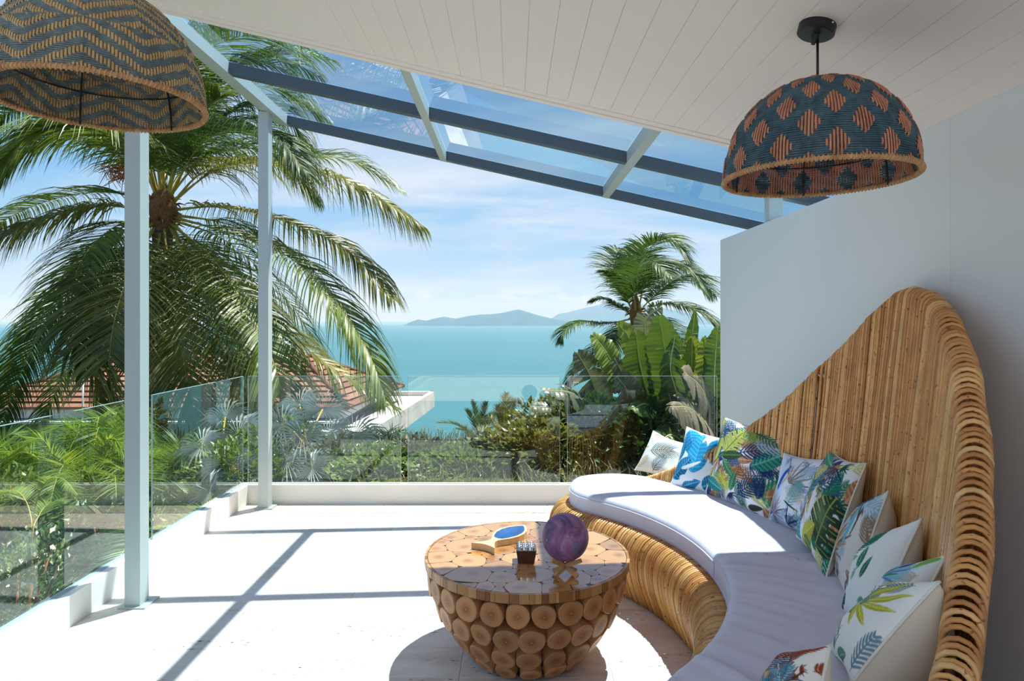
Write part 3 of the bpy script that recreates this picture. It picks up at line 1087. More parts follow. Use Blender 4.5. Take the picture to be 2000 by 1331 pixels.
def pillow(label, corners, paint, base, T=0.075, seed=0, NG=120, back_T=None):
    """corners: (px, py, depth) of the printed face: top near-viewer order TL, TR, BL, BR."""
    TL, TR, BL, BR = [PX(a, b, c * SK * (0.978 if seed >= 5 else 1.0)) for a, b, c in corners]
    c = (TL + TR + BL + BR) / 4
    n = ((TR + BR - TL - BL).cross(TL + TR - BL - BR)).normalized()
    if n.dot(Vector((SCX, SCY, 0.9)) - c) < 0:
        n = -n
    lo = min(BL.z, BR.z)
    org = Vector((c.x, c.y, 0.48))
    rr = random.Random(seed)
    ph = [rr.uniform(0, 6.28) for _ in range(6)]
    def surf(u, v, s_, T):
        uu = u * (1 - 0.10 * (1 - v * v))
        vv = v * (1 - 0.10 * (1 - u * u))
        a, b = (uu + 1) / 2, (vv + 1) / 2
        p = (TL * (1 - a) + TR * a) * b + (BL * (1 - a) + BR * a) * (1 - b)
        t = T * (max(0.0, 1 - u * u) ** 0.5) * (max(0.0, 1 - v * v) ** 0.5) ** 0.9
        w = 0.006 * math.sin(3.2 * u + 2.1 * v + ph[0]) * math.sin(2.6 * v - 1.7 * u + ph[1]) + 0.003 * math.sin(7 * u * v + ph[2] + 3 * u)
        return p + n * s_ * (t + w * max(0.0, 1 - u ** 4) * max(0.0, 1 - v ** 4))
    root = thing('throw_pillow', label, 'pillow', org, 'throw pillows along the sofa back')
    lin = np.sin(np.linspace(-math.pi / 2, math.pi / 2, NG)) * 0.35 + np.linspace(-1, 1, NG) * 0.65
    U, V = np.meshgrid(lin, lin, indexing='ij')
    pr = Print(U, V, base)
    fill(pr, seed)
    paint(pr)
    m = MB()
    m.grid([[surf(u, v, 1, T) for v in lin] for u in lin])
    # orient faces outward
    f0 = m.f[len(m.f) // 2]
    nn = (Vector(m.v[f0[1]]) - Vector(m.v[f0[0]])).cross(Vector(m.v[f0[2]]) - Vector(m.v[f0[0]]))
    flip = nn.dot(n) < 0
    if flip:
        m.f = [tuple(reversed(f)) for f in m.f]
    o = m.build('printed_cover', M['print'], root)
    at = o.data.color_attributes.new('print', 'FLOAT_COLOR', 'POINT')
    rgba = np.ones((NG * NG, 4), dtype=np.float32)
    rgba[:, :3] = pr.c.reshape(-1, 3)
    at.data.foreach_set('color', rgba.ravel())
    m = MB()
    k = 36
    l2 = np.sin(np.linspace(-math.pi / 2, math.pi / 2, k)) * 0.5 + np.linspace(-1, 1, k) * 0.5
    m.grid([[surf(u, v, -1, back_T or T) for v in l2] for u in l2], flip=not flip)
    o = m.build('linen_back', M['linen'], root)
    m = MB()
    rim = [(-1, v) for v in np.linspace(-1, 1, 20)] + [(u, 1) for u in np.linspace(-1, 1, 20)[1:]] + [(1, v) for v in np.linspace(1, -1, 20)[1:]] + [(u, -1) for u in np.linspace(1, -1, 20)[1:-1]]
    m.tube([surf(u, v, 0, T) for u, v in rim], 0.0042, 6, closed=True)
    m.build('piping', M['piping'], root)
    return root

pillow('cream pillow printed with slim dark palm leaves, at the far end of the sofa', [(1276, 842, 4.45), (1340, 868, 4.12), (1240, 918, 4.29), (1322, 943, 3.95)], p1, CREAM, 0.055, 1)
pillow('bright blue pillow of large watercolour leaves, second from the far end', [(1341, 834, 4.02), (1440, 862, 3.72), (1308, 950, 3.86), (1412, 978, 3.56)], p2, WHITE, 0.065, 2)
pillow('largest pillow, white with yellow-green, navy and orange jungle leaves', [(1413, 815, 3.74), (1563, 849, 3.24), (1375, 967, 3.66), (1500, 1020, 3.16)], p3, S(236, 228, 232), 0.075, 3, 150)
pillow('pale pillow with a blue streak and grey-lilac starburst leaf, between two jungle-leaf pillows', [(1531, 886, 3.22), (1640, 897, 2.86), (1501, 1020, 3.15), (1600, 1062, 2.85)], p4, S(232, 230, 236), 0.065, 4)
pillow('white pillow with a dark monstera leaf and navy fronds, in the middle of the sofa', [(1622, 880, 3.02), (1692, 906, 2.62), (1556, 1048, 2.86), (1612, 1134, 2.44)], p5, S(238, 232, 232), 0.075, 5, 150, 0.10)
pillow('taupe pillow with a brown starburst palm and light blue strokes', [(1694, 985, 2.68), (1735, 960, 2.36), (1634, 1130, 2.48), (1660, 1182, 2.24)], p6, S(228, 218, 208), 0.07, 6, 120, 0.115)
pillow('white pillow with a green palm frond across its upper edge', [(1712, 1052, 2.38), (1800, 1014, 2.06), (1645, 1200, 2.2), (1700, 1250, 1.99)], p7, S(240, 238, 232), 0.07, 7, 120, 0.115)
pillow('white pillow with pale blue and green strokes, mostly hidden behind the big cream-backed one', [(1755, 1112, 2.16), (1849, 1085, 1.84), (1690, 1240, 2.04), (1745, 1310, 1.82)], p8, S(238, 234, 228), 0.07, 8, 120, 0.115)
pillow('pillow with lime yellow leaves whose wide cream back faces the viewer', [(1752, 1138, 1.95), (1835, 1137, 1.62), (1618, 1272, 1.95), (1664, 1335, 1.64)], p9, S(240, 236, 228), 0.06, 9, 150, 0.19)
pillow('pillow with rust and teal palm stripes, lowest of the row, before the cream-backed one', [(1535, 1292, 1.74), (1622, 1261, 1.56), (1470, 1365, 1.68), (1598, 1430, 1.48)], p10, S(238, 230, 218), 0.06, 10)

# ------------------------------------------------------------------ round table of log slices
def end_grain(name, a, b, c, gloss):
    t = NT(name)
    r = t.rand()
    co = t.coord('Object')
    sep = t.n('SeparateXYZ')
    t.l(co, sep.inputs[0])
    x2 = t.math('POWER', sep.outputs[0], 2.0)
    y2 = t.math('POWER', sep.outputs[1], 2.0)
    rad = t.math('SQRT', t.math('ADD', x2, y2))
    off = t.n('VectorMath', operation='ADD')
    t.l(co, off.inputs[0])
    cv = t.n('CombineXYZ')
    t.l(t.math('MULTIPLY', r, 37.0), cv.inputs[0])
    t.l(cv.outputs[0], off.inputs[1])
    nz = t.noise(off.outputs[0], 26.0, 4, 0.6)
    nz2 = t.noise(off.outputs[0], 9.0, 3, 0.5)
    rr = t.math('ADD', t.math('ADD', t.math('MULTIPLY', rad, 780.0), t.math('MULTIPLY', nz, 3.0)), t.math('MULTIPLY', nz2, 9.0))
    ring = t.math('MULTIPLY', t.math('ADD', t.math('SINE', rr), 1.0), 0.5)
    heart = t.ramp(t.math('ADD', rad, t.math('MULTIPLY', nz2, 0.022)), [(0.009, a), (0.022, b), (0.045, c)])
    col = t.mix(t.math('MULTIPLY', ring, 0.30), heart, t.mix(1.0, heart, (0.55, 0.45, 0.36), 'MULTIPLY'))
    var = t.ramp(r, [(0.0, (0.74, 0.70, 0.66)), (0.5, (1.0, 0.97, 0.93)), (1.0, (1.16, 1.10, 1.0))])
    col = t.mix(1.0, col, var, 'MULTIPLY')
    pith = t.ramp(rad, [(0.0022, (1, 1, 1)), (0.0036, (0, 0, 0))])
    col = t.mix(pith, col, srgb(232, 190, 140))
    t.color(col)
    t.set(Roughness=gloss, Specular_IOR_Level=0.5)
    return t.m
M['end_grain'] = end_grain('end_grain', srgb(142, 82, 42), srgb(176, 112, 64), srgb(206, 148, 96), 0.5)
M['top_grain'] = end_grain('varnished_end_grain', srgb(140, 80, 40), srgb(182, 120, 68), srgb(206, 148, 92), 0.14)
M['top_grain'].node_tree.nodes['Principled BSDF'].inputs['Coat Weight'].default_value = 0.6
M['top_grain'].node_tree.nodes['Principled BSDF'].inputs['Coat Roughness'].default_value = 0.06
M['resin'] = plain('dark_resin', srgb(58, 36, 24), 0.18)
M['dark_wood'] = plain('dark_wood', srgb(70, 46, 30), 0.7, 0.2, 20)
def strip_wood():
    t = NT('rim_wood')
    r = t.rand()
    col = t.ramp(r, [(0.0, srgb(136, 82, 42)), (0.5, srgb(176, 118, 66)), (1.0, srgb(206, 152, 96))])
    n = t.noise(t.coord('Object', (90, 90, 8)), 1.0, 3)
    t.color(t.mix(0.5, col, t.ramp(n, [(0.3, (0.7, 0.65, 0.6)), (0.7, (1.1, 1.1, 1.1))]), 'MULTIPLY'))
    t.set(Roughness=0.35)
    return t.m
M['rim_wood'] = strip_wood()

TX, TY, TZ, TR_ = 0.066, 2.89, 0.447, 0.452
table = thing('log_slice_table', 'round bowl-shaped coffee table built of log slices', 'table', (TX, TY, 0))
rng = random.Random(11)
m = MB()
m.lathe([(0.0, TZ - 0.030), (TR_ - 0.012, TZ - 0.030), (TR_ - 0.012, TZ - 0.0022), (0.0, TZ - 0.0022)], (TX, TY, 0), 72, smooth=False)
m.build('tabletop', M['resin'], table)
m = MB()
core = [(0.0, 0.002), (0.20, 0.002), (0.245, 0.06), (0.29, 0.13), (0.335, 0.22), (0.36, 0.32), (0.37, TZ - 0.035), (0.0, TZ - 0.035)]
m.lathe(core, (TX, TY, 0), 40)
m.build('bowl_core', M['dark_wood'], table)
# slices of the top: rounded cells of a relaxed scatter with mixed sizes
def clip(poly, nx, ny, d):
    out = []
    for i in range(len(poly)):
        a, b = poly[i], poly[(i + 1) % len(poly)]
        da, db = a[0] * nx + a[1] * ny - d, b[0] * nx + b[1] * ny - d
        if da <= 0:
            out.append(a)
        if da * db < 0:
            q = da / (da - db)
            out.append((a[0] + (b[0] - a[0]) * q, a[1] + (b[1] - a[1]) * q))
    return out
sites = []
RI = TR_ - 0.012
def grow():
    tries = 0
    for rad in [0.088] * 5 + [0.072] * 14 + [0.056] * 26 + [0.036] * 34 + [0.022] * 46:
        for _ in range(160):
            a, q = rng.uniform(0, 2 * math.pi), math.sqrt(rng.random()) * (RI - rad * 0.55)
            x, y = q * math.cos(a), q * math.sin(a)
            if all((x - sx) ** 2 + (y - sy) ** 2 > ((rad + sr) * 0.93) ** 2 for sx, sy, sr in sites):
                sites.append((x, y, rad))
                break
grow()
for i, (x, y, rad) in enumerate(sites):
    poly = []
    nn = 26
    lim = rad * 1.34 + 0.012
    for k in range(nn):
        a = 2 * math.pi * k / nn
        w = lim * (1 + 0.04 * math.sin(3 * a + i) + 0.03 * math.sin(5 * a + 2 * i))
        poly.append((x + w * math.cos(a), y + w * math.sin(a)))
    for j, (sx, sy, sr) in enumerate(sites):
        if j == i:
            continue
        dx, dy = sx - x, sy - y
        d = math.hypot(dx, dy)
        if d > 0.3:
            continue
        # power diagram boundary
        t = (d * d + rad * rad - sr * sr) / (2 * d)
        nx, ny = dx / d, dy / d
        poly = clip(poly, nx, ny, x * nx + y * ny + t - 0.0007)
        if len(poly) < 3:
            break
    if len(poly) < 3:
        continue
    poly2 = []
    for p in poly:                              # inside the rim
        q = math.hypot(*p)
        s_ = min(1.0, (RI - 0.0015) / q) if q > 0 else 1
        poly2.append((p[0] * s_, p[1] * s_))
    poly = poly2
    for _ in range(2):                          # round the corners
        c2 = []
        for q in range(len(poly)):
            a, b = poly[q], poly[(q + 1) % len(poly)]
            c2 += [(a[0] * 0.86 + b[0] * 0.14, a[1] * 0.86 + b[1] * 0.14), (a[0] * 0.14 + b[0] * 0.86, a[1] * 0.14 + b[1] * 0.86)]
        if len(c2) > 70:
            break
        poly = c2
    m = MB()
    m.prism([(TX + a, TY + b) for a, b in poly], TZ - 0.014, TZ + rng.uniform(-0.0004, 0.0003))
    o = MB.build(m, 'slice', M['top_grain'], table, origin=(TX + x + rng.uniform(-.3, .3) * rad, TY + y + rng.uniform(-.3, .3) * rad, TZ))
# rim band of upright strips
a = 0.0
while a < 2 * math.pi - 0.01:
    d = rng.choice((0.03, 0.045, 0.06, 0.085, 0.12))
    if a + d > 2 * math.pi - 0.03:
        d = 2 * math.pi - a
    m = MB()
    n = max(1, int(d / 0.03))
    bot = TZ - 0.036
    R1 = TR_ + rng.uniform(-0.0006, 0.0012)
    for k in range(n):
        b0, b1 = a + d * k / n + (0.0012 if k == 0 else 0), a + d * (k + 1) / n - (0.0012 if k == n - 1 else 0)
        c_ = [(r * math.cos(b), r * math.sin(b)) for b, r in ((b0, TR_ - 0.011), (b0, R1), (b1, R1), (b1, TR_ - 0.011))]
        m.hexa([(TX + p[0], TY + p[1], bot) for p in c_] + [(TX + p[0], TY + p[1], TZ) for p in c_])
    mid = a + d / 2
    m.build('rim_strip', M['rim_wood'], table, origin=(TX + TR_ * math.cos(mid), TY + TR_ * math.sin(mid), TZ))
    a += d
# the logs of the bowl
logs = []
for q in range(7):
    m = MB()
    n = 22
    ph = [rng.uniform(0, 6.28) for _ in range(3)]
    def rr_(a):
        return 1 + 0.045 * math.sin(2 * a + ph[0]) + 0.03 * math.sin(3 * a + ph[1]) + 0.015 * math.sin(5 * a + ph[2])
    R0 = 0.0505
    prof = [(0.93, 0.0), (0.99, -0.003), (1.0, -0.008), (0.99, -0.13)]
    vs = []
    for sr, z in prof:
        vs += [(R0 * sr * rr_(2 * math.pi * k / n) * math.cos(2 * math.pi * k / n), R0 * sr * rr_(2 * math.pi * k / n) * math.sin(2 * math.pi * k / n), z) for k in range(n)]
    vs.append((0, 0, 0.0008))
    fs = [(k, (k + 1) % n, len(vs) - 1) for k in range(n)]
    for L_ in range(3):
        for k in range(n):
            k2 = (k + 1) % n
            fs.append((L_ * n + k2, L_ * n + k, (L_ + 1) * n + k, (L_ + 1) * n + k2))
    m.add(vs, fs)
    logs.append(m.mesh('log', M['end_grain']))
for z, r, cnt, tilt, ph, sc in ((0.353, 0.438, 26, 6, 0.06, 1.0), (0.243, 0.403, 24, 17, 0.12, 1.0), (0.136, 0.345, 20, 30, 0.02, 1.0), (0.045, 0.272, 16, 40, 0.1, 0.92)):
    for k in range(cnt):
        an = 2 * math.pi * (k + ph) / cnt + rng.uniform(-0.012, 0.012)
        rad = Vector((math.cos(an), math.sin(an), 0))
        tl = math.radians(tilt + rng.uniform(-4, 4))
        ax = (rad * math.cos(tl) - Vector((0, 0, math.sin(tl)))).normalized()
        R_ = ax.to_track_quat('Z', 'Y').to_matrix().to_4x4() @ Matrix.Rotation(rng.uniform(0, 6.28), 4, 'Z')
        o = put('log', rng.choice(logs), (TX + rad.x * r, TY + rad.y * r, z + rng.uniform(-0.004, 0.004)), table, R_.to_euler())
        s_ = sc * rng.uniform(0.94, 1.05)
        o.scale = (s_, s_, 0.8 if z < 0.1 else 1)

# ------------------------------------------------------------------ things on the table
M['pale_wood'] = plain('pale_wood', srgb(226, 186, 134), 0.42, 0.10, 30)
M['blue_resin'] = plain('blue_resin', srgb(14, 76, 128), 0.12, 0.4, 22)
# fish-shaped board with a blue inlay
hd, tl_ = PX(1024, 1027, 3.18), PX(946, 1074, 2.90)
ax = Vector((hd.x - tl_.x, hd.y - tl_.y, 0))
FL = ax.length + 0.012
ax.normalize()
sd_ = Vector((-ax.y, ax.x, 0))
F0 = Vector((tl_.x, tl_.y, 0)) - ax * 0.012
def fish_pt(s, v, z):
    return F0 + ax * (s * FL) + sd_ * v + Vector((0, 0, z))
def half_w(s):
    return interp(s, [0.0, 0.04, 0.12, 0.20, 0.26, 0.32, 0.42, 0.55, 0.68, 0.80, 0.90, 0.97, 1.0], [0.064, 0.056, 0.034, 0.019, 0.018, 0.028, 0.052, 0.068, 0.070, 0.058, 0.036, 0.014, 0.002])
fz0, fz1 = TZ + 0.0008, TZ + 0.030
ss = list(np.linspace(0, 1, 60))
def tailcut(s, v, hw):
    return max(s, 0.045 * (1 - (v / hw) ** 2) * (1 if s < 0.05 else 0) if hw else s)
fish = thing('fish_board', 'fish-shaped wooden board with a glossy blue inlay on the table', 'board', (F0 + ax * FL / 2) + Vector((0, 0, fz0)))
m = MB()
vv = np.linspace(-1, 1, 13)
topg = []
for s in ss:
    hw = half_w(s)
    topg.append([fish_pt(s + 0.05 * (1 - v * v) * max(0, 1 - s / 0.12), v * hw, fz1) for v in vv])
m.grid(topg, smooth=False)
botg = [[Vector((p.x, p.y, fz0)) for p in r] for r in topg]
m.grid(botg, smooth=False, flip=True)
rim = [r[0] for r in topg] + topg[-1][1:] + [r[-1] for r in reversed(topg[:-1])] + topg[0][-2:0:-1]
rb = [Vector((p.x, p.y, fz0)) for p in rim]
nq = len(rim)
m.add(rim + rb, [(i, (i + 1) % nq, nq + (i + 1) % nq, nq + i) for i in range(nq)])
m.build('board', M['pale_wood'], fish)
m = MB()
g = []
for s in np.linspace(0.335, 0.955, 40):
    hw = max(0.0008, half_w(s) - 0.013) * (1 if 0.34 < s < 0.95 else 0.2)
    g.append([fish_pt(s, v * hw, fz1 + 0.0012 - 0.0006 * v * v) for v in vv])
m.grid(g)
m.build('inlay', M['blue_resin'], fish)

# small dark holder with nine metal tubes
HX = PX(1028, 1103, 2.75)
hold = thing('tube_holder', 'small dark wooden block holding nine metal tubes on the table', 'holder', (HX.x, HX.y + 0.035, TZ))
hb = Vector((HX.x, HX.y + 0.035, TZ + 0.0006))
m = MB()
def sq(w, z):
    return [hb + Vector((a * w, b * w, z)) for a, b in ((-1, -1), (1, -1), (1, 1), (-1, 1))]
m.hexa(sq(0.034, 0.0) + sq(0.043, 0.056))
m.build('block', plain('walnut_block', srgb(84, 52, 34), 0.4, 0.2, 40), hold)
M['tube_metal'] = plain('brushed_metal', srgb(196, 196, 200), 0.25, metal=1.0)
for i in range(3):
    for j in range(3):
        c = hb + Vector(((i - 1) * 0.026, (j - 1) * 0.026, 0.03))
        m = MB()
        m.lathe([(0.0115, 0.0), (0.0115, 0.040), (0.0092, 0.040), (0.0092, 0.012), (0.0, 0.012)], c, 16)
        m.build('tube', M['tube_metal'], hold)

# globe lamp on a crossed wooden stand
GC = Vector((0.216, 2.62, TZ + 0.158))
GR = 0.0945
def galaxy():
    t = NT('galaxy_print')
    c = t.coord('Object', (1, 1, 0.6))
    n = t.noise(c, 11.0, 7, 0.62, 1.2)
    col = t.ramp(n, [(0.30, srgb(64, 54, 84)), (0.44, srgb(116, 82, 122)), (0.55, srgb(152, 98, 136)), (0.66, srgb(172, 134, 162)), (0.76, srgb(190, 172, 190))])
    n2 = t.noise(c, 7.0, 4, 0.5, 0.8)
    col = t.mix(t.ramp(n2, [(0.60, (0, 0, 0)), (0.72, (1, 1, 1))]), col, srgb(84, 128, 138))
    n3 = t.noise(t.coord('Object', (5, 5, 5)), 22.0, 1)
    col = t.mix(t.ramp(n3, [(0.74, (0, 0, 0)), (0.78, (1, 1, 1))]), col, srgb(214, 206, 214))
    t.color(col)
    t.set(Roughness=0.5, Specular_IOR_Level=0.4)
    return t.m
globe = thing('globe_lamp', 'purple galaxy globe on a crossed wooden stand on the table', 'lamp', (GC.x, GC.y, TZ))
m = MB()
m.lathe([(GR * math.sin(math.pi * i / 28), -GR * math.cos(math.pi * i / 28)) for i in range(29)], GC, 48)
m.build('globe', galaxy(), globe, origin=GC)
M['stand_wood'] = plain('stand_wood', srgb(196, 146, 92), 0.45, 0.12, 40)
for sgn in (-1, 1):
    d = Vector((0.80, 0.60 * sgn, 0)).normalized()
    n_ = Vector((-d.y, d.x, 0))
    base = Vector((GC.x, GC.y, TZ + 0.0006))
    for q in (-1, 1):                           # two slanted legs and the low bar of each frame
        a = base - d * 0.058 * q + Vector((0, 0, 0.0))
        b = base + d * 0.074 * q + Vector((0, 0, 0.078))
        ln = (b - a)
        u = ln.normalized()
        w = u.cross(n_).normalized()
        m = MB()
        h, tk = 0.008, 0.006
        off = Vector((0, 0, 0.0095 if sgn > 0 else 0.0095))
        a = a + off
        c8 = []
        for p in (a, b):
            c8 += [p - w * h - n_ * tk, p + w * h - n_ * tk, p + w * h + n_ * tk, p - w * h + n_ * tk]
        m.hexa(c8)
        m.build('stand_leg', M['stand_wood'], globe)

# ------------------------------------------------------------------ woven pendant lamps
M['black_metal'] = plain('black_metal', srgb(20, 20, 22), 0.45)
def strand(name, a, b, sc=30):
    t = NT(name)
    n = t.noise(t.coord('Object', (sc, sc, sc * 0.4)), 1.0, 5, 0.7)
    t.color(t.ramp(n, [(0.3, a), (0.7, b)]))
    t.set(Roughness=0.55, Specular_IOR_Level=0.3)
    return t.m
M['blue_cane'] = strand('blue_cane', srgb(44, 68, 80), srgb(84, 112, 124))
M['orange_cane'] = strand('orange_cane', srgb(160, 102, 78), srgb(216, 150, 118))
M['slate_cane'] = strand('slate_cane', srgb(84, 98, 102), srgb(128, 142, 140))
M['tan_cane'] = strand('tan_cane', srgb(172, 140, 96), srgb(210, 178, 130))
M['rope'] = strand('wrapped_rope', srgb(170, 122, 80), srgb(214, 170, 122))

def pendant(label, cx, cy, zr, R, Hd, ceil_z, nw, nr, over, mw, mf, rim_m, cap, cw, cf, flat):
    root = thing('pendant_lamp', label, 'lamp', (cx, cy, zr), 'woven pendant lamps')
    def prof(s):
        """s: 0 at the rim, 1 at the crown."""
        ph = s * math.pi / 2
        r = R * math.cos(ph) ** 0.93
        z = Hd * math.sin(ph) ** 0.95
        return r, z
    def norm(s):
        a, b = prof(max(0, s - 0.01)), prof(min(1, s + 0.01))
        tr, tz = b[0] - a[0], b[1] - a[1]
        l = math.hypot(tr, tz) or 1
        return tz / l, -tr / l
    # even spacing along the curve
    S_ = np.linspace(0, 1, 400)
    pr = np.array([prof(s) for s in S_])
    arc = np.concatenate([[0], np.cumsum(np.hypot(np.diff(pr[:, 0]), np.diff(pr[:, 1])))])
    TOP = 0.93
    rows_ = [float(np.interp((j + 0.5) / nr * arc[-1] * TOP, arc, S_)) for j in range(nr)]
    m = MB()
    for j, s in enumerate(rows_):
        r, z = prof(s)
        k = max(24, int(72 * (r / R) ** 0.5))
        m.tube([(cx + (r) * math.cos(2 * math.pi * i / k), cy + (r) * math.sin(2 * math.pi * i / k), zr + z + 0.0008 * math.sin(5 * i + j)) for i in range(k)], cf, 5, closed=True)
    tag(m.build('weft_strands', mf, root), kind='stuff')
    m = MB()
    for i in range(nw):
        an = 2 * math.pi * i / nw
        ca, sa = math.cos(an), math.sin(an)
        tang = Vector((-sa, ca, 0))
        vs, fs = [], []
        for j, s in enumerate(rows_):
            r, z = prof(s)
            nx, nz = norm(s)
            o = 1 if over(i, j) else -1
            d = o * (cf + cw * flat * 0.55)
            ww = min(cw, math.pi * r / nw * 0.94)
            p = Vector((cx + (r + nx * d) * ca, cy + (r + nx * d) * sa, zr + z + nz * d))
            n3 = Vector((nx * ca, nx * sa, nz))
            th = cw * flat
            vs += [p - tang * ww, p + n3 * th * 0.8 - tang * ww * 0.3, p + n3 * th * 0.8 + tang * ww * 0.3, p + tang * ww, p - n3 * th * 0.8]
        q = 5
        for j in range(len(rows_) - 1):
            for k in range(q):
                k2 = (k + 1) % q
                fs.append((j * q + k, j * q + k2, (j + 1) * q + k2, (j + 1) * q + k))
        m.add(vs, fs, 0, True)
    tag(m.build('warp_strands', mw, root), kind='stuff')
    m = MB()                                    # rope-wrapped rim
    m.tube([(cx + R * math.cos(2 * math.pi * i / 90), cy + R * math.sin(2 * math.pi * i / 90), zr) for i in range(90)], 0.0062, 8, closed=True)
    coils = 150
    pts = []
    for i in range(coils * 8):
        a = 2 * math.pi * i / (coils * 8)
        b = 2 * math.pi * i / 8
        rr = R + 0.0070 * math.cos(b)
        pts.append((cx + rr * math.cos(a), cy + rr * math.sin(a), zr + 0.0070 * math.sin(b)))
    m.tube(pts, 0.0032, 4, closed=True)
    m.build('rim', rim_m, root)
    m = MB()                                    # closing coil at the crown
    r0, z0 = prof(rows_[-1])
    k = 7
    for q in range(k):
        r = r0 * (1 - q / k) + 0.003
        m.tube([(cx + r * math.cos(2 * math.pi * i / 30), cy + r * math.sin(2 * math.pi * i / 30), zr + z0 + 0.004 + 0.0025 * q) for i in range(30)], r0 / k * 0.62, 5, closed=True)
    m.build('crown_coil', cap, root)
    m = MB()                                    # wire frame inside
    for i in range(6):
        a = 2 * math.pi * i / 6 + 0.25
        m.tube([(cx + (prof(s)[0] - 0.012) * math.cos(a), cy + (prof(s)[0] - 0.012) * math.sin(a), zr + prof(s)[1] - 0.006) for s in np.linspace(0.0, 0.9, 14)], 0.0028, 5)
    for s in (0.18,):
        r, z = prof(s)
        m.tube([(cx + (r - 0.014) * math.cos(2 * math.pi * i / 48), cy + (r - 0.014) * math.sin(2 * math.pi * i / 48), zr + z) for i in range(48)], 0.0028, 5, closed=True)
    m.build('wire_frame', M['black_metal'], root)
    m = MB()                                    # bulb holder
    m.lathe([(0.0, Hd - 0.012), (0.019, Hd - 0.012), (0.019, Hd - 0.085), (0.0, Hd - 0.085)], (cx, cy, zr), 16)
    m.build('lamp_holder', M['black_metal'], root)
    m = MB()
    m.lathe([(0.0, Hd - 0.155), (0.015, Hd - 0.15), (0.027, Hd - 0.13), (0.027, Hd - 0.112), (0.016, Hd - 0.085)], (cx, cy, zr), 16)
    m.build('bulb', plain('opal_glass', srgb(235, 232, 222), 0.3), root)
    m = MB()
    m.tube([(cx, cy, zr + Hd - 0.01), (cx, cy, ceil_z - 0.03)], 0.0042, 8)
    m.build('cord', M['black_metal'], root)
    m = MB()
    TL = Matrix.Rotation(SL, 4, 'Y')
    m.lathe([(0.0, -0.062), (0.006, -0.062), (0.010, -0.042), (0.012, -0.033), (0.052, -0.032), (0.0565, -0.028), (0.0565, 0.0), (0.0, 0.0)], (cx, cy, ceil_z), 40, smooth=False, M=TL)
    rose = m.build('ceiling_rose', M['black_metal'], root)
    m = MB()
    m.lathe([(0.0, 0.0035), (0.003, 0.003), (0.004, 0.0)], (cx + 0.02, cy - 0.0575, ceil_z - 0.016), 10, M=Matrix.Rotation(math.radians(90), 4, 'X'))
    m.build('screw', M['tube_metal'], rose)
    return root

def diamonds(i, j):
    # rows of staggered diamonds, twelve round the shade
    P, V = 16.0, 20.0
    for st in (0, 1):
        x = (i + st * P / 2) % P - P / 2
        y = (j + 4 + st * V / 2) % V - V / 2
        if abs(x) / 3.6 + abs(y) / 7.0 < 1:
            return True
    return False
def zigzag(i, j):
    P = 34.0
    x = (i % P)
    tri = x if x < P / 2 else P - x
    return ((j * 1.0 + tri * 0.8) % 8.0) < 3.7 if (j // 28) % 2 == 0 else ((j * 1.0 - tri * 0.8) % 8.0) < 3.7
pendant('blue and terracotta woven dome lamp with diamond pattern, hanging over the sofa', 0.977, 2.066, 1.937, 0.284, 0.308, zceil(0.977), 192, 66, diamonds,
        M['orange_cane'], M['blue_cane'], M['rope'], M['orange_cane'], 0.0036, 0.0032, 0.62)
pendant('slate and tan woven dome lamp with zigzag pattern, hanging on the open side', -1.236, 1.94, 2.137, 0.286, 0.335, zceil(-1.236), 208, 86, zigzag,
        M['tan_cane'], M['slate_cane'], M['rope'], M['tan_cane'], 0.0036, 0.0026, 0.34)

# ------------------------------------------------------------------ sea, islands, hillside
def sea_mat():
    t = NT('turquoise_sea')
    c = t.coord('Object', (1, 1, 1))
    n = t.noise(t.coord('Object', (0.0006, 0.003, 1)), 1.0, 6, 0.6)
    col = t.ramp(n, [(0.3, (0.018, 0.116, 0.142)), (0.7, (0.026, 0.136, 0.162))])
    t.color(col)
    t.set(Roughness=0.5, Specular_IOR_Level=0.35)
    w = t.noise(t.coord('Object', (0.02, 0.06, 1)), 1.0, 5, 0.65)
    t.bump(w, 0.6, 3.0)
    return t.m
SEA = -60.0
m = MB()
m.add([(-90000, 120, SEA), (90000, 120, SEA), (90000, 70000, SEA), (-90000, 70000, SEA)], [(0, 1, 2, 3)])
tag(m.build('sea', sea_mat(), origin=(0, 5000, SEA)), 'calm turquoise sea reaching to the horizon', kind='structure')

def island(name, prof, D, depth, mat, label):
    """prof: (px, py) skyline at distance D; a ridge with slopes fore and aft."""
    xs = [a for a, _ in prof]
    m = MB()
    n = 90
    rows_ = []
    rr = random.Random(len(prof))
    for j, q in enumerate(np.linspace(-1, 1, 13)):
        row = []
        for i in range(n):
            px = xs[0] + (xs[-1] - xs[0]) * i / (n - 1)
            py = interp(px, xs, [b for _, b in prof])
            top = PX(px, py, D)
            h = max(0.0, top.z - SEA)
            k = max(0.0, 1 - abs(q) ** 1.25)
            wob = 0.10 * h * noise.noise(Vector((px * 0.06, q * 2.5, 1.0))) * (1 if 0.05 < abs(q) < 0.95 else 0)
            row.append((top.x, D + q * depth * (0.4 + 0.6 * min(1, h / 120)), SEA - 3 + h * k + wob + 3 * k))
        rows_.append(row)
    m.grid(rows_)
    c = PX((xs[0] + xs[-1]) / 2, 636, D)
    return tag(m.build(name, mat, origin=(c.x, D, SEA)), label, 'island')
def island_mat(name, a, b):
    t = NT(name)
    n = t.noise(t.coord('Object', (0.006, 0.006, 0.006)), 1.0, 6, 0.6)
    t.color(t.ramp(n, [(0.35, a), (0.65, b)]))
    t.set(Roughness=1.0, Specular_IOR_Level=0.0)
    return t.m
M['island'] = island_mat('wooded_island', (0.020, 0.050, 0.040), (0.040, 0.075, 0.055))
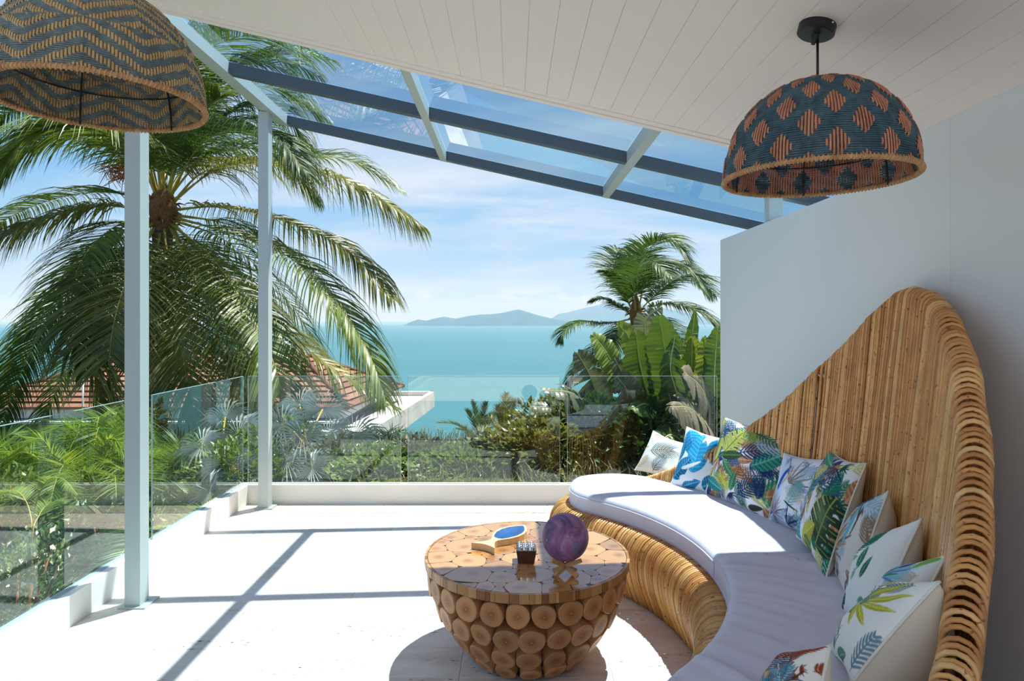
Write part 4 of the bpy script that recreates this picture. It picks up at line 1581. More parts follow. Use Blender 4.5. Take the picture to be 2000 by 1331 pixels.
island('island', [(790, 636), (800, 630), (818, 624), (832, 627), (850, 622), (868, 619), (890, 623), (912, 618), (935, 615), (960, 614), (985, 611), (1000, 607), (1013, 605), (1028, 609), (1050, 616), (1075, 622), (1100, 627), (1130, 630), (1180, 634)],
       9300, 700, M['island'], 'long hazy island with one central peak on the horizon')
island('island', [(1040, 634), (1075, 624), (1092, 613), (1112, 610), (1130, 605), (1150, 600), (1170, 596), (1200, 588), (1240, 592), (1290, 600), (1340, 612), (1400, 624), (1440, 634)],
       13500, 1500, M['island'], 'taller hazy island behind, partly hidden by the small coconut palm')
island('islet', [(692, 636), (697, 632), (705, 629.5), (713, 632), (718, 636)], 9000, 120, M['island'], 'tiny islet alone on the horizon, beside the big palm fronds')
island('islet', [(906, 637.5), (914, 634.5), (925, 633), (936, 635), (944, 637.5)], 8200, 110, M['island'], 'tiny dark islet in front of the long island')

def haze_mat():
    mt = bpy.data.materials.new('sea_haze')
    mt.use_nodes = True
    nt = mt.node_tree
    nt.nodes.clear()
    o = nt.nodes.new('ShaderNodeOutputMaterial')
    v = nt.nodes.new('ShaderNodeVolumeScatter')
    v.inputs['Color'].default_value = (0.36, 0.66, 1.0, 1)
    v.inputs['Density'].default_value = HAZE
    v.inputs['Anisotropy'].default_value = 0.0
    nt.links.new(v.outputs[0], o.inputs['Volume'])
    return mt
HAZE = 0.00012
m = MB()
m.box((-25000, 900, SEA + 1), (25000, 15800, 420))
tag(m.build('haze', haze_mat(), origin=(0, 900, SEA)), 'thin haze lying over the sea', kind='stuff')

def hill(x, y):
    z = -0.12
    if y > 8.8:
        z -= (y - 8.8) * 0.27
    if x < -1.4:
        z -= 0.75 * min(1.0, (-1.4 - x) / 1.5) + max(0, -4 - x) * 0.05
    z += 0.07 * noise.noise(Vector((x * 0.6, y * 0.6, 0.0))) + 0.5 * noise.noise(Vector((x * 0.1, y * 0.1, 3.0))) * min(1, max(0, y - 8) / 10)
    return z
m = MB()
gx = np.concatenate([np.linspace(-160, -12, 24), np.linspace(-11, 9, 60), np.linspace(10, 160, 24)])
gy = np.concatenate([np.linspace(-2, 5.35, 8), np.linspace(5.55, 16, 50), np.linspace(17, 260, 50)])
m.grid([[(x, y, hill(x, y) if (y > 5.5 or x < -2.45) else -1.2) for x in gx] for y in gy], flip=False)
def soil_mat():
    t = NT('garden_soil')
    n = t.noise(t.coord('Object', (2, 2, 2)), 1.0, 6, 0.65)
    t.color(t.ramp(n, [(0.3, srgb(52, 46, 34)), (0.52, srgb(66, 72, 40)), (0.7, srgb(84, 98, 50))]))
    t.set(Roughness=1.0, Specular_IOR_Level=0.1)
    t.bump(n, 0.6, 0.05)
    return t.m
tag(m.build('ground', soil_mat(), origin=(0, 8, 0)), 'overgrown hillside falling away to the sea', kind='structure')

# ------------------------------------------------------------------ neighbouring house with tiled hip roof
M['terracotta'] = None
def terracotta():
    t = NT('terracotta_tile')
    r = t.rand()
    c = t.ramp(r, [(0.0, srgb(118, 84, 68)), (1.0, srgb(142, 108, 90))])
    n = t.noise(t.coord('Object', (1.4, 1.4, 1.4)), 1.0, 5, 0.65)
    c = t.mix(0.7, c, t.ramp(n, [(0.3, (0.72, 0.68, 0.64)), (0.7, (1.1, 1.08, 1.06))]), 'MULTIPLY')
    # single tiles along each course
    w = t.n('TexWave')
    w.inputs['Scale'].default_value = 1.05
    t.l(t.coord('Object', (1, 1, 0)), w.inputs['Vector'])
    t.color(c)
    t.set(Roughness=0.85, Specular_IOR_Level=0.2)
    t.bump(w.outputs[0], 0.4, 0.04)
    return t.m
M['terracotta'] = terracotta()
M['house_white'] = plain('house_white', srgb(200, 199, 195), 0.8, 0.06, 1.5)
M['concrete_white'] = plain('stained_white_concrete', srgb(196, 192, 186), 0.85, 0.2, 0.8)
M['house_glass'] = plain('dark_window', srgb(66, 92, 104), 0.1, spec=0.8)
EZ = -1.93
A = Vector((-22.0, 25.0, EZ)); B = Vector((-6.35, 25.0, EZ)); Cc = Vector((-5.6, 33.4, EZ)); Dd = Vector((-22.0, 33.4, EZ))
R1 = Vector((-16.6, 29.2, -0.02)); R2 = Vector((-9.6, 29.2, -0.02))
house = thing('house', 'neighbouring house with a terracotta tiled hip roof and white terrace slab', 'house', (-13, 28, -5))
def roof_face(name, e0, e1, r0, r1, n):
    """A roof face of raised tile courses, each its own piece."""
    m0 = MB()
    m0.add([e0, e1, r1, r0], [(0, 1, 2, 3)])
    face = m0.build(name, M['terracotta'], house)
    nn = (e1 - e0).cross(r0 - e0).normalized()
    if nn.z < 0:
        nn = -nn
    for i in range(n):
        q0, q1 = i / n, (i + 1.06) / n
        q1 = min(1, q1)
        a0, b0 = e0.lerp(r0, q0), e1.lerp(r1, q0)
        a1, b1 = e0.lerp(r0, q1), e1.lerp(r1, q1)
        m = MB()
        m.hexa([a0 + nn * 0.01, b0 + nn * 0.01, b1 + nn * 0.01, a1 + nn * 0.01, a0 + nn * 0.11, b0 + nn * 0.11, b1 + nn * 0.03, a1 + nn * 0.03])
        m.build('tile_course', M['terracotta'], face)
    return face
roof_face('roof_slope', A, B, R1, R2, 11)
roof_face('roof_slope', B, Cc, R2, R2 + Vector((0.02, 0.02, 0)), 11)
roof_face('roof_slope', Dd, A, R1, R1 + Vector((0.02, 0.02, 0)), 11)
for p, q in ((A, R1), (B, R2), (Cc, R2), (Dd, R1), (R1, R2)):
    m = MB()
    m.tube([p + Vector((0, 0, 0.07)), q + Vector((0, 0, 0.08))], 0.11, 8)
    m.build('ridge_cap', plain('ridge_tile', srgb(104, 66, 54), 0.85), house)
m = MB()
m.box((-21.8, 25.15, EZ - 0.36), (-6.5, 33.0, EZ - 0.02))
m.build('fascia', M['house_white'], house)
m = MB()
m.box((-21.4, 25.6, -9.0), (-7.0, 32.6, EZ - 0.3))
w_ = m.build('house_wall', M['house_white'], house)
m = MB()
m.box((-23.5, 24.6, EZ - 0.50), (-6.6, 25.3, EZ - 0.42))
m.build('gutter', M['house_white'], house)
for i in range(6):
    x0 = -20.9 + i * 2.4
    m = MB()
    m.box((x0, 25.54, EZ - 2.4), (x0 + 2.1, 25.62, EZ - 0.55))
    f_ = m.build('window', M['house_glass'], house)
# flat terrace slab with upstand
m = MB()
P0, P1, P2, P3 = Vector((-5.0, 22.6, 0)), Vector((-4.28, 35.7, 0)), Vector((-8.0, 35.7, 0)), Vector((-8.5, 22.6, 0))
zt = -2.62
m.hexa([Vector((p.x, p.y, zt - 0.62)) for p in (P3, P0, P1, P2)] + [Vector((p.x, p.y, zt)) for p in (P3, P0, P1, P2)])
slab = m.build('terrace_slab', M['concrete_white'], house)
m = MB()
def edge(a, b, w=0.22, h=0.24):
    d = (b - a).normalized()
    n = Vector((-d.y, d.x, 0)) * w
    m.hexa([Vector((p.x, p.y, zt - 0.01)) for p in (a, b, b + n, a + n)] + [Vector((p.x, p.y, zt + h)) for p in (a, b, b + n, a + n)])
edge(P0, P1)
edge(P1, P2)
edge(P3, P0)
m.build('upstand', M['concrete_white'], slab)
m = MB()
m.tube([(-16.6, 25.0, -4.4), (-16.6, 25.0, -0.55)], 0.035, 8)
m.build('vent_pipe', M['steel'], house)

# ------------------------------------------------------------------ palms
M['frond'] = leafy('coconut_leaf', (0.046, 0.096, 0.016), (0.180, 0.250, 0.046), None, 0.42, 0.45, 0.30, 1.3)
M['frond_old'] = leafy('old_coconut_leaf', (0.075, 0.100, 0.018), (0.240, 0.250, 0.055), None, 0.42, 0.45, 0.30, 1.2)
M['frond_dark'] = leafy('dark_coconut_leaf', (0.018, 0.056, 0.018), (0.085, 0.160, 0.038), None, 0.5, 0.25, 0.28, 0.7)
M['rachis'] = plain('leaf_stalk', srgb(164, 152, 66), 0.45, 0.15, 5)
M['fibre'] = plain('palm_fibre', srgb(124, 88, 54), 0.95, 0.35, 22, bump=0.8, bscale=30)
M['coconut'] = plain('coconut_husk', srgb(176, 112, 56), 0.8, 0.25, 12)
def trunk_mat():
    t = NT('palm_trunk')
    c = t.coord('Object', (1, 1, 1))
    w = t.n('TexWave', wave_type='BANDS', bands_direction='Z')
    w.inputs['Scale'].default_value = 4.0
    w.inputs['Distortion'].default_value = 3.0
    t.l(c, w.inputs['Vector'])
    n = t.noise(c, 9.0, 5, 0.6)
    col = t.ramp(n, [(0.3, srgb(84, 66, 52)), (0.7, srgb(140, 120, 100))])
    t.color(t.mix(0.5, col, t.ramp(w.outputs[0], [(0.1, (0.5, 0.46, 0.42)), (0.4, (1, 1, 1))]), 'MULTIPLY'))
    t.set(Roughness=0.95)
    t.bump(w.outputs[0], 0.6, 0.03)
    return t.m
M['trunk'] = trunk_mat()

def frond_mesh(name, pts, ll, n, rng, w=0.026, droop=0.32, mats=None, stalk=0.14, r0=0.024, wind=Vector((0, 0, 0)), seg=4, lift=0.15, ragged=0.15):
    m = MB()
    path = spline(pts, 26)
    L = sum((path[i + 1] - path[i]).length for i in range(25))
    m.tube(path, [r0 * (0.32 + 1.3 * max(0, 1 - i / 7) ** 1.5) * (1 - 0.8 * i / 25) + 0.002 for i in range(26)], 5, 1)
    for i in range(n):
        t = stalk + (1 - stalk) * (i + rng.uniform(-0.3, 0.3)) / n
        t = min(0.995, max(0, t))
        k = t * 25
        a = min(24, int(k))
        p = path[a].lerp(path[a + 1], k - a)
        T = (path[a + 1] - path[a]).normalized()
        S_ = T.cross(Vector((0, 0, 1)))
        if S_.length < 0.25:
            S_ = S_ + T.cross(Vector((0.3, 1, 0))) * 0.5
        S_.normalize()
        U = S_.cross(T)
        ln0 = ll * (0.35 + 0.65 * math.sin(math.pi * min(1, 0.16 + 0.74 * t))) * (1 if t < 0.86 else 0.45 + 0.55 * (1 - t) / 0.14)
        for s_ in (-1, 1):
            if rng.random() < ragged * 0.35:
                continue
            ln = ln0 * rng.uniform(0.82, 1.1)
            d = (S_ * s_ * (0.95 - 0.35 * t) + T * (0.42 + 0.45 * t) + U * (lift + rng.uniform(-0.12, 0.12))).normalized()
            q = p.copy()
            ww = w * rng.uniform(0.75, 1.1)
            tw = 0.35 * s_ + rng.uniform(-0.7, 0.7)
            vs = []
            for h in range(seg + 1):
                f = h / seg
                wd = T - d * T.dot(d)
                wd = wd.normalized() if wd.length > 1e-4 else U
                wd = (wd + U * tw).normalized()
                width = ww * (0.7 if h == 0 else (1.0, 0.98, 0.78, 0.42, 0.03)[min(4, int(round(f * 4)))])
                vs += [q - wd * width * 0.5, q + wd * width * 0.5]
                q = q + d * (ln / seg)
                g_ = droop * (0.5 + 0.9 * f) * rng.uniform(0.8, 1.2)
                d = (d + Vector((0, 0, -g_)) + wind * (0.4 + f)).normalized()
            m.add(vs, [(2 * h, 2 * h + 1, 2 * h + 3, 2 * h + 2) for h in range(seg)], 0, True)
    return m

def palm(name, label, base, crown, fronds, r_base, r_top, ll, nleaf, seed, w=0.026, mats=(None, None), wind=Vector((0, 0, 0)), droop=0.32, bulge=0.2, group=None):
    rng = random.Random(seed)
    root = thing(name, label, 'palm tree', base, group)
    m = MB()
    mid = (Vector(base) + Vector(crown)) / 2 + Vector((0.12, 0, 0))
    path = spline([base, mid, crown], 30)
    m.tube(path, [(r_base + (r_top - r_base) * i / 29) * (1 + 0.05 * (i % 2)) for i in range(30)], 14)
    m.build('trunk', M['trunk'], root)
    c = Vector(crown)
    if bulge:
        m = MB()
        m.lathe([(r_top * 0.9, -0.40), (r_top * 1.25, -0.1), (r_top * 1.5, 0.14), (r_top * 1.1, 0.4), (0.02, 0.7)], c, 14)
        for i in range(26):
            a = rng.uniform(0, 6.28)
            p = c + Vector((math.cos(a) * r_top, math.sin(a) * r_top, rng.uniform(-0.25, 0.3)))
            q = p + Vector((math.cos(a) * rng.uniform(.1, .3), math.sin(a) * rng.uniform(.1, .3), rng.uniform(-0.25, 0.15)))
            m.tube([p, (p + q) / 2 + Vector((0, 0, .04)), q], [0.03, 0.02, 0.004], 5)
        m.build('crown_fibre', M['fibre'], root)
    for fr in fronds:
        pts, kw = fr
        kw = dict(kw)
        old = kw.pop('mat', mats[0] or M['frond'])
        L = kw.pop('ll', ll)
        n = kw.pop('n', nleaf)
        kw.setdefault('w', w)
        kw.setdefault('wind', wind)
        kw.setdefault('droop', droop)
        frond_mesh('frond', pts, L, n, rng, **kw).build('frond', [old, M['rachis']], root)
    return root

D0, KS = 13.0, 1.44
def fp(*pp):
    """Frond control points: (px, py, depth change)."""
    return [PX(a, b, D0 + c * KS) for a, b, c in pp]
O_ = M['frond_old']
FR = [
    (fp((335, 400, 0), (400, 335, -0.2), (520, 318, -0.5), (640, 340, -0.8), (740, 390, -1.0), (818, 440, -1.1)), dict(ll=1.05 * KS, mat=O_, droop=0.8)),
    (fp((335, 395, 0), (430, 330, 0.4), (560, 312, 0.9), (680, 312, 1.3), (785, 372, 1.5)), dict(ll=0.75 * KS, droop=0.35)),
    (fp((340, 410, 0), (430, 405, -0.4), (550, 430, -0.8), (680, 490, -1.2), (768, 585, -1.5)), dict(ll=0.95 * KS, droop=0.75, mat=O_)),
    (fp((340, 425, 0), (430, 450, -0.6), (560, 500, -1.2), (660, 590, -1.6), (720, 690, -1.8), (752, 780, -1.9)), dict(ll=0.9 * KS, droop=0.6)),
    (fp((338, 435, 0), (400, 500, -0.2), (500, 590, -0.5), (610, 690, -0.7), (775, 800, -0.9)), dict(ll=0.85 * KS, droop=0.5, mat=O_)),
    (fp((330, 440, 0), (370, 520, -0.8), (420, 640, -1.3), (480, 760, -1.6), (520, 860, -1.7)), dict(ll=0.9 * KS, droop=0.35, mat=O_)),
    (fp((335, 440, 0), (400, 560, 0.3), (470, 660, 0.6), (540, 760, 0.8), (560, 850, 0.8)), dict(ll=0.9 * KS, droop=0.45)),
    (fp((320, 440, 0), (335, 560, -1.0), (355, 690, -1.5), (385, 830, -1.7)), dict(ll=0.85 * KS, droop=0.25, mat=O_)),
    (fp((300, 430, 0), (230, 440, -0.6), (165, 500, -1.2), (138, 600, -1.6), (165, 730, -1.7)), dict(ll=0.9 * KS, droop=0.45)),
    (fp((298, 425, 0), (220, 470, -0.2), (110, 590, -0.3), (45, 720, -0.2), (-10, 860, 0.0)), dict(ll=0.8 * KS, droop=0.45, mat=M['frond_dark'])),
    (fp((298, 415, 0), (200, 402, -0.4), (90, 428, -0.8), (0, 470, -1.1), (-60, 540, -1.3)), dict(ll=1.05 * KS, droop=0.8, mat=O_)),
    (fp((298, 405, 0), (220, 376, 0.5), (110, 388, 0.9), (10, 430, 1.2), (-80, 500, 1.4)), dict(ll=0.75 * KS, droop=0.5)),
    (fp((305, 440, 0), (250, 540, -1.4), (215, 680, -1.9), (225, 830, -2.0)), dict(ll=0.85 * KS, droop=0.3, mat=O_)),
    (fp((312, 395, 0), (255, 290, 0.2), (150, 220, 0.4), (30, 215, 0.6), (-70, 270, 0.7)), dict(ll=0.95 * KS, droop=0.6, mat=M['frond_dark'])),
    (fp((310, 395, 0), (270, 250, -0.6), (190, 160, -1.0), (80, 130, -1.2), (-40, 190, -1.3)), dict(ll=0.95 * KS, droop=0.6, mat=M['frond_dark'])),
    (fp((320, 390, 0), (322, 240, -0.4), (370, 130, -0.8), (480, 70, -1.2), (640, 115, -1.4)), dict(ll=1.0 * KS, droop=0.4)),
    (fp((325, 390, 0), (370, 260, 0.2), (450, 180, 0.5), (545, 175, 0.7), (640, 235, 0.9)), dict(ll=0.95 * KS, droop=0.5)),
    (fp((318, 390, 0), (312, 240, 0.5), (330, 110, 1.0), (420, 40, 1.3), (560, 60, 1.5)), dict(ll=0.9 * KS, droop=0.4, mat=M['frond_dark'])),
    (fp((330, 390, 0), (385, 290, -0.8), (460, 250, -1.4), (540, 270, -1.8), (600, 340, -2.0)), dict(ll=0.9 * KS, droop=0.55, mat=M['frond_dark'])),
    (fp((312, 392, 0), (285, 280, 1.0), (230, 200, 1.8), (150, 170, 2.4), (60, 200, 2.8)), dict(ll=0.9 * KS, droop=0.5, mat=M['frond_dark'])),
    (fp((325, 430, 0), (380, 480, 1.2), (440, 570, 2.0), (480, 690, 2.4), (500, 800, 2.5)), dict(ll=0.9 * KS, droop=0.45, mat=M['frond_dark'])),
    (fp((310, 435, 0), (240, 520, 1.2), (180, 620, 1.8), (120, 740, 2.2), (70, 850, 2.3)), dict(ll=0.85 * KS, droop=0.45, mat=M['frond_dark'])),
    (fp((338, 430, 0), (440, 470, 0.9), (540, 560, 1.5), (610, 660, 1.9), (660, 770, 2.0)), dict(ll=0.85 * KS, droop=0.5, mat=M['frond_dark'])),
    (fp((325, 388, 0), (350, 290, -0.2), (390, 220, -0.4), (430, 190, -0.5)), dict(ll=0.6 * KS, droop=0.2, lift=0.5)),
]
cr = PX(318, 420, D0)
FR += [
    (fp((325, 435, 0), (372, 500, 0.6), (420, 590, 1.0), (455, 690, 1.3), (470, 800, 1.4)), dict(ll=0.95 * KS, droop=0.4, mat=O_)),
    (fp((330, 435, 0), (410, 500, -1.0), (480, 600, -1.7), (535, 710, -2.1), (560, 830, -2.2)), dict(ll=0.95 * KS, droop=0.5)),
    (fp((315, 440, 0), (300, 540, -0.6), (290, 660, -1.0), (300, 800, -1.1)), dict(ll=0.9 * KS, droop=0.3)),
    (fp((305, 432, 0), (235, 490, -1.0), (190, 590, -1.6), (180, 700, -1.8), (205, 800, -1.8)), dict(ll=0.95 * KS, droop=0.4, mat=O_)),
    (fp((300, 430, 0), (190, 500, 0.9), (100, 600, 1.4), (30, 700, 1.6), (-20, 800, 1.7)), dict(ll=0.9 * KS, droop=0.5)),
    (fp((338, 420, 0), (450, 440, 0.6), (570, 500, 1.0), (650, 600, 1.3), (690, 700, 1.4)), dict(ll=0.9 * KS, droop=0.6)),
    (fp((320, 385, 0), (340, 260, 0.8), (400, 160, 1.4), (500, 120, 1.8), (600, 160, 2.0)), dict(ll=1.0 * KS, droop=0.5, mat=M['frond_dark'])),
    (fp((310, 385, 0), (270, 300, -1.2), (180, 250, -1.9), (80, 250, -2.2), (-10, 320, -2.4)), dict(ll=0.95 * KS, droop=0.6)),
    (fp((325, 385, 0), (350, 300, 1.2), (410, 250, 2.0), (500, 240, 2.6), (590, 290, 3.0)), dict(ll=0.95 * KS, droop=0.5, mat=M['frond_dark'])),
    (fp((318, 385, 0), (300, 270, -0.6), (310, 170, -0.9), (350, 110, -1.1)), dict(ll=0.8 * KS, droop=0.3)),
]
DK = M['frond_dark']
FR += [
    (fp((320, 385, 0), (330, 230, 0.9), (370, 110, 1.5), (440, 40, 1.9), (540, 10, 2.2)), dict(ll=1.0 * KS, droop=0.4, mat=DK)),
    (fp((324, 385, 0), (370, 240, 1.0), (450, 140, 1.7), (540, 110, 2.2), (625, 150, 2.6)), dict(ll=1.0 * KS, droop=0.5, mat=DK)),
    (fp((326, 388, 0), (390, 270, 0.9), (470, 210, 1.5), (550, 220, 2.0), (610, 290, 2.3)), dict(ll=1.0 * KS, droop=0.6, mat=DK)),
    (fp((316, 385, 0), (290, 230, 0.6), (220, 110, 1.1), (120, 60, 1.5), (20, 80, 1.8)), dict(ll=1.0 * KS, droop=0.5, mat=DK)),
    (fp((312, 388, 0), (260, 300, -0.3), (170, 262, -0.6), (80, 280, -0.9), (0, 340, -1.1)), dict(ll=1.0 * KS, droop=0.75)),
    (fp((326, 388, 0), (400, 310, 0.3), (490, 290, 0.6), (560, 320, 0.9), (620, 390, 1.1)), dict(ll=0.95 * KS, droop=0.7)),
]
pal = palm('coconut_palm', 'big coconut palm with drooping fronds behind the two canopy posts', (PX(284, 960, D0).x, D0, hill(-7.3, D0) - 0.1), cr, FR, 0.23, 0.18, 0.95 * KS, 135, 21, w=0.036)
for a, b, c, r in () and ((222, 326, -0.25, 0.075), (236, 342, -0.1, 0.08), (228, 352, -0.3, 0.07), (246, 330, -0.2, 0.075), (345, 452, -0.3, 0.08), (300, 462, -0.3, 0.085)):
    m = MB()
    m.lathe([(r * math.sin(math.pi * i / 10) * (1 - 0.08 * i / 10), -r * 1.2 * math.cos(math.pi * i / 10)) for i in range(11)], PX(a, b, D0 + c), 12)
    m.build('coconut', M['coconut'], pal)
m = MB()
m.tube([PX(312, 410, D0), PX(270, 360, D0 - 0.15), PX(228, 318, D0 - 0.25)], [0.05, 0.04, 0.014], 7)
for i in range(60):
    rr = random.Random(i)
    a = PX(250 + rr.uniform(-20, 18), 332 + rr.uniform(-16, 18), D0 - 0.2)
    m.tube([a, a + Vector((rr.uniform(-.35, .12), rr.uniform(-.1, .1), rr.uniform(-.06, .14))), a + Vector((rr.uniform(-.45, .12), rr.uniform(-.1, .1), rr.uniform(-.34, .0)))], [0.013, 0.010, 0.005], 5)
m.build('flower_stalk', M['coconut'], pal)

# smaller palm further down the slope, wind-blown
D0 = 19.0
FR = [
    (fp((1243, 610, 0), (1246, 540, 0), (1268, 480, -0.4), (1310, 470, -0.8), (1350, 520, -1.0)), dict()),
    (fp((1240, 610, 0), (1232, 545, 0.2), (1245, 490, 0.4), (1290, 465, 0.8), (1345, 490, 1.0)), dict()),
    (fp((1246, 610, 0), (1262, 550, -0.6), (1300, 520, -1.0), (1345, 530, -1.3), (1385, 580, -1.5)), dict()),
    (fp((1246, 612, 0), (1280, 575, 0.2), (1320, 548, 0.4), (1365, 545, 0.6), (1400, 580, 0.8)), dict()),
    (fp((1246, 615, 0), (1290, 595, -0.4), (1340, 600, -0.8), (1385, 625, -1.0), (1415, 665, -1.2)), dict()),
    (fp((1238, 612, 0), (1218, 570, -0.2), (1198, 540, -0.4), (1182, 530, -0.5)), dict(ll=0.55)),
    (fp((1238, 612, 0), (1212, 560, 0.5), (1200, 520, 0.9), (1208, 490, 1.2), (1235, 490, 1.4)), dict()),
    (fp((1238, 618, 0), (1210, 600, 0.3), (1182, 585, 0.5), (1155, 588, 0.6)), dict(ll=0.6)),
    (fp((1237, 622, 0), (1190, 632, -0.3), (1140, 630, -0.6), (1105, 645, -0.8), (1096, 665, -0.8)), dict(ll=0.7)),
    (fp((1238, 630, 0), (1190, 660, -0.3), (1150, 690, -0.5), (1118, 730, -0.6), (1100, 790, -0.7)), dict(ll=0.75)),
    (fp((1244, 612, 0), (1252, 560, 1.0), (1280, 520, 1.6), (1330, 520, 2.2), (1370, 560, 2.5)), dict()),
    (fp((1242, 612, 0), (1238, 560, -1.0), (1248, 520, -1.8), (1275, 510, -2.4), (1310, 540, -2.8)), dict()),
    (fp((1240, 625, 0), (1215, 650, 0.8), (1190, 690, 1.2), (1180, 740, 1.4)), dict()),
    (fp((1248, 622, 0), (1290, 630, 0.8), (1330, 660, 1.2), (1360, 710, 1.4)), dict()),
]
palm('coconut_palm', 'smaller wind-blown coconut palm rising behind the banana leaves', PX(1246, 1010, D0 + 0.0), PX(1242, 622, D0), FR, 0.17, 0.13, 1.1, 110, 31, w=0.040,
     mats=(M['frond_dark'], None), wind=Vector((0.10, 0, 0.0)), droop=0.36)

# low palms whose tips show against the water
def clump(name, label, x, y, z, h, n, seed, mat, ll=0.28, w=0.016, spread=0.7, nleaf=26, stems=True, upright=0.5, group=None, cat='palm'):
    rng = random.Random(seed)
    root = thing(name, label, cat, (x, y, z), group)
    for i in range(n):
        a = 2 * math.pi * (i * 0.618) + rng.uniform(-0.3, 0.3)
        out = spread * rng.uniform(0.35, 1.0)
        hh = h * rng.uniform(0.65, 1.05) * (1 - 0.35 * out / spread * (1 - upright))
        b = Vector((x + math.cos(a) * 0.06, y + math.sin(a) * 0.06, z))
        p1_ = b + Vector((math.cos(a) * out * 0.18, math.sin(a) * out * 0.18, hh * 0.55))
        p2_ = b + Vector((math.cos(a) * out * 0.55, math.sin(a) * out * 0.55, hh * 0.92))
        p3_ = b + Vector((math.cos(a) * out, math.sin(a) * out, hh * (1.0 - 0.25 * (1 - upright))))
        p4_ = b + Vector((math.cos(a) * out * 1.35, math.sin(a) * out * 1.35, hh * (0.86 - 0.35 * (1 - upright))))
        frond_mesh('frond', [b, p1_, p2_, p3_, p4_], ll, nleaf, rng, w=w, droop=0.22, stalk=0.3, r0=0.010, seg=3, lift=0.25).build('frond', [mat, M['rachis']], root)
    return root
M['areca'] = leafy('areca_leaf', (0.036, 0.105, 0.018), (0.115, 0.235, 0.040), (0.42, 0.62, 0.07), 0.45, 0.4, 0.42, 2.5)
M['areca_yellow'] = leafy('yellow_areca_leaf', (0.075, 0.165, 0.02), (0.19, 0.29, 0.042), (0.58, 0.68, 0.06), 0.45, 0.4, 0.44, 2.5)
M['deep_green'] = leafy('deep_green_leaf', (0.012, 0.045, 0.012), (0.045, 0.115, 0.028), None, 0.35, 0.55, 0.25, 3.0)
M['olive'] = leafy('olive_leaf', (0.06, 0.085, 0.018), (0.20, 0.21, 0.05), None, 0.42, 0.45, 0.3, 3.0)
def at(px, py, y):
    return PX(px, py, y)
def gz(x, y):
    return hill(x, y)
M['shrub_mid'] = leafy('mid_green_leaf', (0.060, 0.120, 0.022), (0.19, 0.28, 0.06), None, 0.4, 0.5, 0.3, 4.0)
M['shrub_grey'] = leafy('grey_green_leaf', (0.075, 0.095, 0.055), (0.17, 0.19, 0.115), None, 0.5, 0.4, 0.25, 4.0)
def shoot_palm(label, base, D, tips, mat, ll, seed):
    """A young palm given by its few fronds: each a foot-to-tip line of points."""
    x, z = (base[0] - 1000) * D / F, hill((base[0] - 1000) * D / F, D) - 0.05
    root = thing('young_palm', label, 'palm', (x, D, z))
    r = random.Random(seed)
    for t in tips:
        pts = [Vector((x, D, z))] + [PX(a_, b_, D + c_) for a_, b_, c_ in t]
        frond_mesh('frond', pts, ll, 48, r, w=0.014, droop=0.14, stalk=0.42, r0=0.012, seg=3, lift=0.2).build('frond', [mat, M['rachis']], root)
    return root
shoot_palm('young upright palm whose dark tips stand against the water beyond the far railing', (935, 880), 10.5,
           [[(936, 850, 0), (930, 815, -0.05), (922, 782, -0.1)], [(938, 850, 0.1), (944, 812, 0.15), (950, 786, 0.2)], [(936, 855, -0.1), (925, 825, -0.2), (912, 800, -0.3)],
            [(940, 855, 0.1), (955, 825, 0.2), (966, 806, 0.3)], [(934, 862, 0), (915, 845, 0), (892, 838, 0)], [(938, 862, 0.2), (955, 848, 0.3), (975, 846, 0.4)]], M['frond_dark'], 0.20, 41)
shoot_palm('young palm with olive dead leaves, next to the dark young palm beyond the far railing', (985, 880), 10.0,
           [[(987, 850, 0), (988, 808, 0), (989, 768, -0.05)], [(988, 850, 0), (996, 810, 0.1), (1004, 780, 0.2)], [(985, 855, 0), (977, 820, -0.1), (972, 792, -0.1)],
            [(986, 858, 0.1), (970, 835, 0.2), (958, 815, 0.3)], [(990, 858, 0), (1008, 830, 0), (1024, 812, 0)], [(990, 862, -0.1), (1015, 845, -0.1), (1036, 838, -0.2)]], M['olive'], 0.22, 42)
shoot_palm('low palm with one long arching pale frond beyond the middle railing sheet', (930, 905), 8.6,
           [[(928, 875, 0), (912, 845, -0.1), (888, 829, -0.2), (852, 826, -0.3)], [(930, 880, 0.1), (938, 850, 0.2), (958, 835, 0.3)], [(926, 885, 0), (905, 868, 0), (880, 868, 0)]], M['shrub_grey'], 0.20, 43)
p = at(745, 850, 9.0)
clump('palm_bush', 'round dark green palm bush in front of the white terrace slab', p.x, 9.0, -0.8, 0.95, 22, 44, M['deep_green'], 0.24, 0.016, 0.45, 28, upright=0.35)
# bright feathery palms along the side
AR = [(-0, 0, 0)]
specs = [
    (30, 7.2, 0.22, 16, 'areca', 'bright feathery palm behind the end of the side railing, under the long dark fronds'),
    (150, 7.0, 0.34, 18, 'areca_yellow', 'tall yellow-green feathery palm in front of the tiled roof'),
    (208, 7.8, 0.50, 18, 'areca', 'tallest feathery palm, its tip crossing the white fascia of the house'),
    (105, 6.7, 0.00, 15, 'areca', 'feathery palm low behind the side railing, beside the yellow-green one'),
    (222, 7.0, 0.02, 16, 'areca_yellow', 'feathery palm just beside the near canopy post'),
    (322, 7.4, 0.08, 16, 'areca', 'feathery palm between the posts, below the house wall'),
    (385, 7.9, 0.08, 16, 'areca_yellow', 'yellowish feathery palm between the posts, beside the silver fan palm'),
    (345, 6.3, -0.22, 14, 'areca', 'smaller feathery palm low between the posts, nearer the glass'),
    (-60, 7.0, 0.40, 16, 'areca', 'feathery palm at the outer end of the hedge'),
    (262, 8.6, 0.0, 16, 'deep_green', 'dark feathery palm behind the near canopy post'),
]
